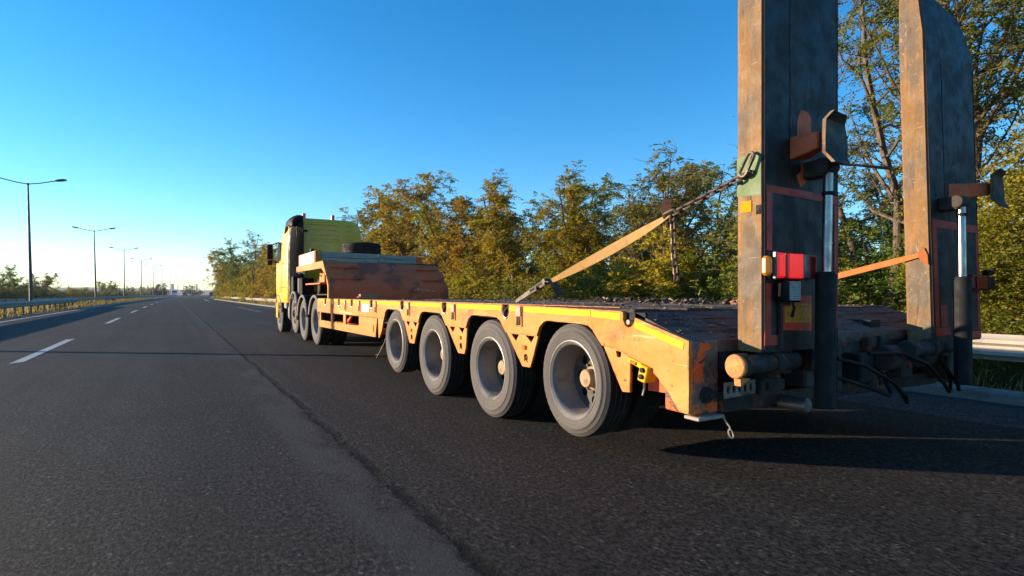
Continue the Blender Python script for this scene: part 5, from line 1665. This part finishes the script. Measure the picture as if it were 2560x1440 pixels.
# left side: scrub beyond the opposite carriageway
LEFT = [(-28, 131, 6.2, 5, GREEN, 'at the left edge of the view'), (-29, 138, 5.6, 0, DUSK, 'second from the left edge'), (-28, 145, 5.3, 1, GREEN, 'dark, left of the nearest lamp post'), (-28.5, 151, 5.4, 5, GREEN, 'dark, right behind the nearest lamp post'), (-28, 158, 5.6, 0, DUSK, 'just right of the nearest lamp post'),
        (-28, 168, 6.4, 3, DUSK, 'open-crowned, second right of the nearest lamp post'), (-28.5, 178, 5.4, 4, BROWN, 'bare, some way right of the nearest lamp post'), (-28, 198, 3.4, 1, OLIVE, 'low, between the first two lamp posts'),
        (-28, 245, 5.8, 2, OLIVE, 'flat-topped, left of the second lamp post'), (-28, 258, 5.6, 2, DUSK, 'flat-topped, behind the second lamp post'), (-28, 274, 6.4, 0, OLIVE, 'flat-topped, right of the second lamp post'), (-29, 290, 6.0, 1, BROWN, 'low, left of the third lamp post'),
        (-28, 330, 5.4, 3, GREEN, 'low, right of the third lamp post'), (-28, 362, 6.0, 3, GREEN, 'by the fourth lamp post'), (-28, 222, 3.2, 1, OLIVE, 'low, midway along the left verge'), (-28, 392, 6.0, 1, DUSK, 'by the fifth lamp post')]
for x, y, h, v, tint, where in LEFT:
    plant('verge_tree', TV[v], (x + curve(y), y, -0.06), h, 6.0, rt.uniform(0, 6.28), jit(tint), '%s scrub tree %s' % (tn[tint], where), 'tree', 'scrub trees beyond the opposite carriageway', wide=1.25)
sw = ['at the left edge', 'beneath the nearest lamp post', 'between first and second lamp posts', 'before the second lamp post', 'between second and third lamp posts', 'beyond the third lamp post']
yy = 118.0
while yy < 420:
    v = rt.randrange(3)
    tint = rt.choice((OLIVE, DUSK, GREEN, BROWN))
    h = rt.uniform(1.8, 3.2)
    seg = 0 if yy < 140 else 1 if yy < 165 else 2 if yy < 215 else 3 if yy < 260 else 4 if yy < 300 else 5
    plant('verge_shrub', SV[v], (-27.2 + rt.uniform(-3, 0.8) + curve(yy), yy, -0.06), h, (2.0, 1.5, 2.6)[v], rt.uniform(0, 6.28), jit(tint), '%s verge shrub past the opposite road, %s' % (tn[tint], sw[seg]), 'shrub', 'shrubs beyond the opposite carriageway', ('stem', 'foliage'), 1.6)
    yy += 2.0 if yy < 172 else 4.2
for x, y, h, wd, v, tint, lb_ in ((-5.4, 350, 7.4, 1.0, 3, (0.022, 0.033, 0.022), 'big dark round bush between the sixth and seventh lamp posts'), (-7.6, 352, 5.0, 1.0, 0, (0.025, 0.035, 0.022), 'dark lower bush on the left of the big round one'), (10.2, 430, 6.6, 1.4, 0, (0.05, 0.05, 0.025), 'brownish bush far down the road by the tenth lamp post')):
    plant('round_bush', SV[v], (x, y, -0.06), h, (2.0, 1.5, 2.6, 3.4)[v], rt.uniform(0, 6), tint, lb_, 'bush', None, ('stem', 'foliage'), wd)
for x, y, h in ((-17.5, 260, 3.6), (-16.0, 268, 3.0)):
    nb = MB()
    for i in range(9):
        z = h * (0.08 + 0.1 * i)
        nb.tube([(x, y, z), (x, y, z + h * 0.2)], [h * 0.17 * (1 - i / 9.5), 0.02], 9)
    cf = empty('conifer', (x, y, 0), 'small dark conifer left of the fourth lamp post, %s' % ('the taller of two' if h > 3.3 else 'the shorter of two'), 'tree', 'two conifers by the fourth lamp post')
    fo = part('crown', nb, M_leaf, cf, recalc=False)
    fo.color = (0.03, 0.045, 0.025, 1)
    part('trunk', MB().cyl((x, y, -0.05), (x, y, h * 0.3), 0.12, n=6), M_bark, cf)


def grass(name, n, xr, yr, h, tint, seed, label, wd=1.0):
    rng = np.random.default_rng(seed)
    y = rng.uniform(yr[0], yr[1], n) if yr[0] > 0 and yr[1] < 30 else yr[0] + (yr[1] - yr[0]) * rng.uniform(0, 1, n) ** 1.7
    x = rng.uniform(xr[0], xr[1], n) + 1.232e-4 * np.maximum(0, y - 35) ** 2
    cl = np.sin(x * 2.1 + np.sin(y * 1.7) * 2) * np.sin(y * 1.3 + x) * 0.5 + 0.6
    hh = h * rng.uniform(0.35, 1.2, n) * (0.45 + cl)
    a = rng.uniform(0, 6.28, n)
    b = np.stack([x, y, np.full(n, -0.06)], 1)
    side = np.stack([np.cos(a), np.sin(a), np.zeros(n)], 1) * wd * (0.012 + 0.02 * rng.uniform(0, 1, (n, 1)))
    tip = b + np.stack([rng.normal(0, 0.25, n) * hh, rng.normal(0, 0.25, n) * hh, hh], 1)
    mid = (b + tip) / 2 + np.array([0, 0, 0.04])
    V = np.stack([b - side, b + side, mid + side * 0.8, mid - side * 0.8, mid - side * 0.8, mid + side * 0.8, tip + side * 0.1, tip - side * 0.1], 1).reshape(-1, 3)
    me = np_mesh(name, V, np.arange(len(V)).reshape(-1, 4), M_grass)
    o = bpy.data.objects.new(name, me)
    o.color = (tint[0], tint[1], tint[2], 1)
    o['kind'] = 'stuff'
    COL.objects.link(o)
    return tag(o, label, 'grass')


grass('verge_grass', 15000, (-12.4, -7.0), (20, 150), 0.38, (0.17, 0.135, 0.065), 41, 'dry yellow grass of the median behind the left guard rail')
grass('verge_grass', 12000, (-34, -26), (90, 330), 0.7, (0.17, 0.13, 0.05), 42, 'tall dry grass beyond the opposite carriageway')
grass('verge_grass', 26000, (7.6, 12.0), (-2, 29), 0.34, (0.060, 0.066, 0.024), 43, 'green weeds growing under the right guard rail', 0.35)
grass('verge_grass', 9000, (7.9, 12.5), (29, 145), 0.6, (0.13, 0.11, 0.03), 44, 'grass strip between the rail and the far treeline on the right')

# ------------------------------------------------------------------ far vehicles and structures
def box_vehicle(name, loc, L, W_, H, mt, label, cat, rz=0.0, van=True):
    E_ = empty(name, loc, label, cat)
    E_.rotation_euler = (0, 0, rz)

    def pc(nm, mb, m_, **k_):
        me = make_mesh(nm, mb, m_, **k_)
        o = bpy.data.objects.new(nm, me)
        o.parent = E_
        COL.objects.link(o)
    if van:
        pr = [(-L / 2, 0.35), (-L / 2, H), (L * 0.22, H), (L * 0.36, H * 0.62), (L / 2, H * 0.5), (L / 2, 0.35)]
    else:
        pr = [(-L / 2, 0.3), (-L / 2, H * 0.62), (-L * 0.36, H * 0.66), (-L * 0.22, H), (L * 0.12, H), (L * 0.28, H * 0.66), (L / 2, H * 0.55), (L / 2, 0.3)]
    pc('body', MB().prism(pr, 'x', -W_ / 2, W_ / 2), mt, bevel=0.05)
    pc('windscreen', MB().loft([[(-W_ * 0.44, L * 0.235, H * 0.94), (W_ * 0.44, L * 0.235, H * 0.94), (W_ * 0.44, L * 0.225, H * 0.93), (-W_ * 0.44, L * 0.225, H * 0.93)], [(-W_ * 0.44, L * 0.37, H * 0.66), (W_ * 0.44, L * 0.37, H * 0.66), (W_ * 0.44, L * 0.34, H * 0.66), (-W_ * 0.44, L * 0.34, H * 0.66)]]) if van else
       MB().box(-W_ * 0.42, W_ * 0.42, -L * 0.37, -L * 0.30, H * 0.68, H * 0.92), M_glass)
    for sx in (-1, 1):
        for sy in (-0.32, 0.32):
            pc('wheel', MB().cyl((sx * W_ * 0.5 - 0.1 * (sx > 0) * 2 + 0.0, sy * L, 0.33), (sx * W_ * 0.5 + 0.2 * (sx < 0), sy * L, 0.33), 0.33, n=16), M_rubber)


box_vehicle('white_van', (0.3, 323, 0), 6.5, 2.3, 2.9, M_white, 'white lorry cab coming towards us on the far opposite carriageway', 'truck', math.pi - 0.07)
box_vehicle('far_car', (14.2, 282, 0), 4.4, 1.9, 1.9, M_bluegrey, 'blue-grey car far ahead beside the end of the right treeline', 'car', -0.06, False)
box_vehicle('far_car', (8.2, 395, 0), 4.4, 1.8, 1.6, M_white, 'white car far ahead near the tenth lamp post', 'car', -0.09, False)
box_vehicle('far_car', (5.2, 372, 0), 4.4, 1.8, 1.7, M_darkcar, 'dark car far off between the white lorry and white car', 'car', math.pi - 0.09, True)
dbk = MB().box(-8.35, -7.15, 98.6, 99.4, -0.05, 0.42)
dk = part('drain_block', dbk, M_darkcar, bevel=0.06)
tag(dk, 'low dark drain block with pale ends in the median by the third lamp post', 'drain')
part('pale_end', MB().box(-8.42, -8.353, 98.65, 99.35, 0.05, 0.40), M_white, dk)
part('pale_end', MB().box(-7.147, -7.08, 98.65, 99.35, 0.05, 0.36), M_white, dk)
for x, y, r_, h, lb_ in ((-4.0, 2080, 5.2, 33, 'pale flared cooling tower on the far hills, left one'), (62.0, 2080, 3.0, 33, 'narrow pale tower on the far hills, right one')):
    tb_ = MB()
    tb_.loft([[(x + r_ * k_ * math.cos(a), y + r_ * k_ * math.sin(a), z * h) for a in [j * 0.3927 for j in range(16)]] for k_, z in ((1.25, -0.1), (1.0, 0.5), (0.8, 0.8), (0.9, 1.0))])
    tag(part('cooling_tower', tb_, M_tower), lb_, 'tower')

# ------------------------------------------------------------------ thin evening haze
hzm = bpy.data.materials.new('evening_haze')
hzm.use_nodes = True
ht = hzm.node_tree
ht.nodes.clear()
ho = ht.nodes.new('ShaderNodeOutputMaterial')
hv = ht.nodes.new('ShaderNodeVolumePrincipled')
hv.inputs['Color'].default_value = (0.92, 0.93, 0.95, 1)
hv.inputs['Density'].default_value = 0.00016
ht.links.new(hv.outputs[0], ho.inputs['Volume'])
hz = part('haze', MB().box(-4100, 4600, -1600, 5100, -2.0, 46.0), hzm, kind='stuff', smooth=False)
tag(hz, 'thin pale evening haze over the whole plain', 'haze')

# ------------------------------------------------------------------ labels that more than one thing would share: say which, by place from the left
from collections import defaultdict
same = defaultdict(list)
for o in bpy.data.objects:
    if o.parent is None and 'label' in o and o.get('category') not in (None, 'haze', 'grass'):
        same[o['label']].append(o)
ORD = ['leftmost', 'second', 'third', 'fourth', 'fifth', 'sixth', 'seventh', 'eighth', 'ninth', 'tenth', 'eleventh', 'twelfth', 'thirteenth', 'fourteenth', 'fifteenth']
bpy.context.view_layer.update()
vm = cam.matrix_world.inverted()
for lb_, obs in same.items():
    if len(obs) < 2:
        continue

    def bearing(o):
        p = vm @ o.matrix_world.translation
        return math.atan2(p.x, -p.z)
    obs.sort(key=bearing)
    for i, o in enumerate(obs):
        o['label'] = lb_.replace(' the ', ' ') + (', leftmost of them' if i == 0 else ', %s from left' % ORD[min(i, 14)])
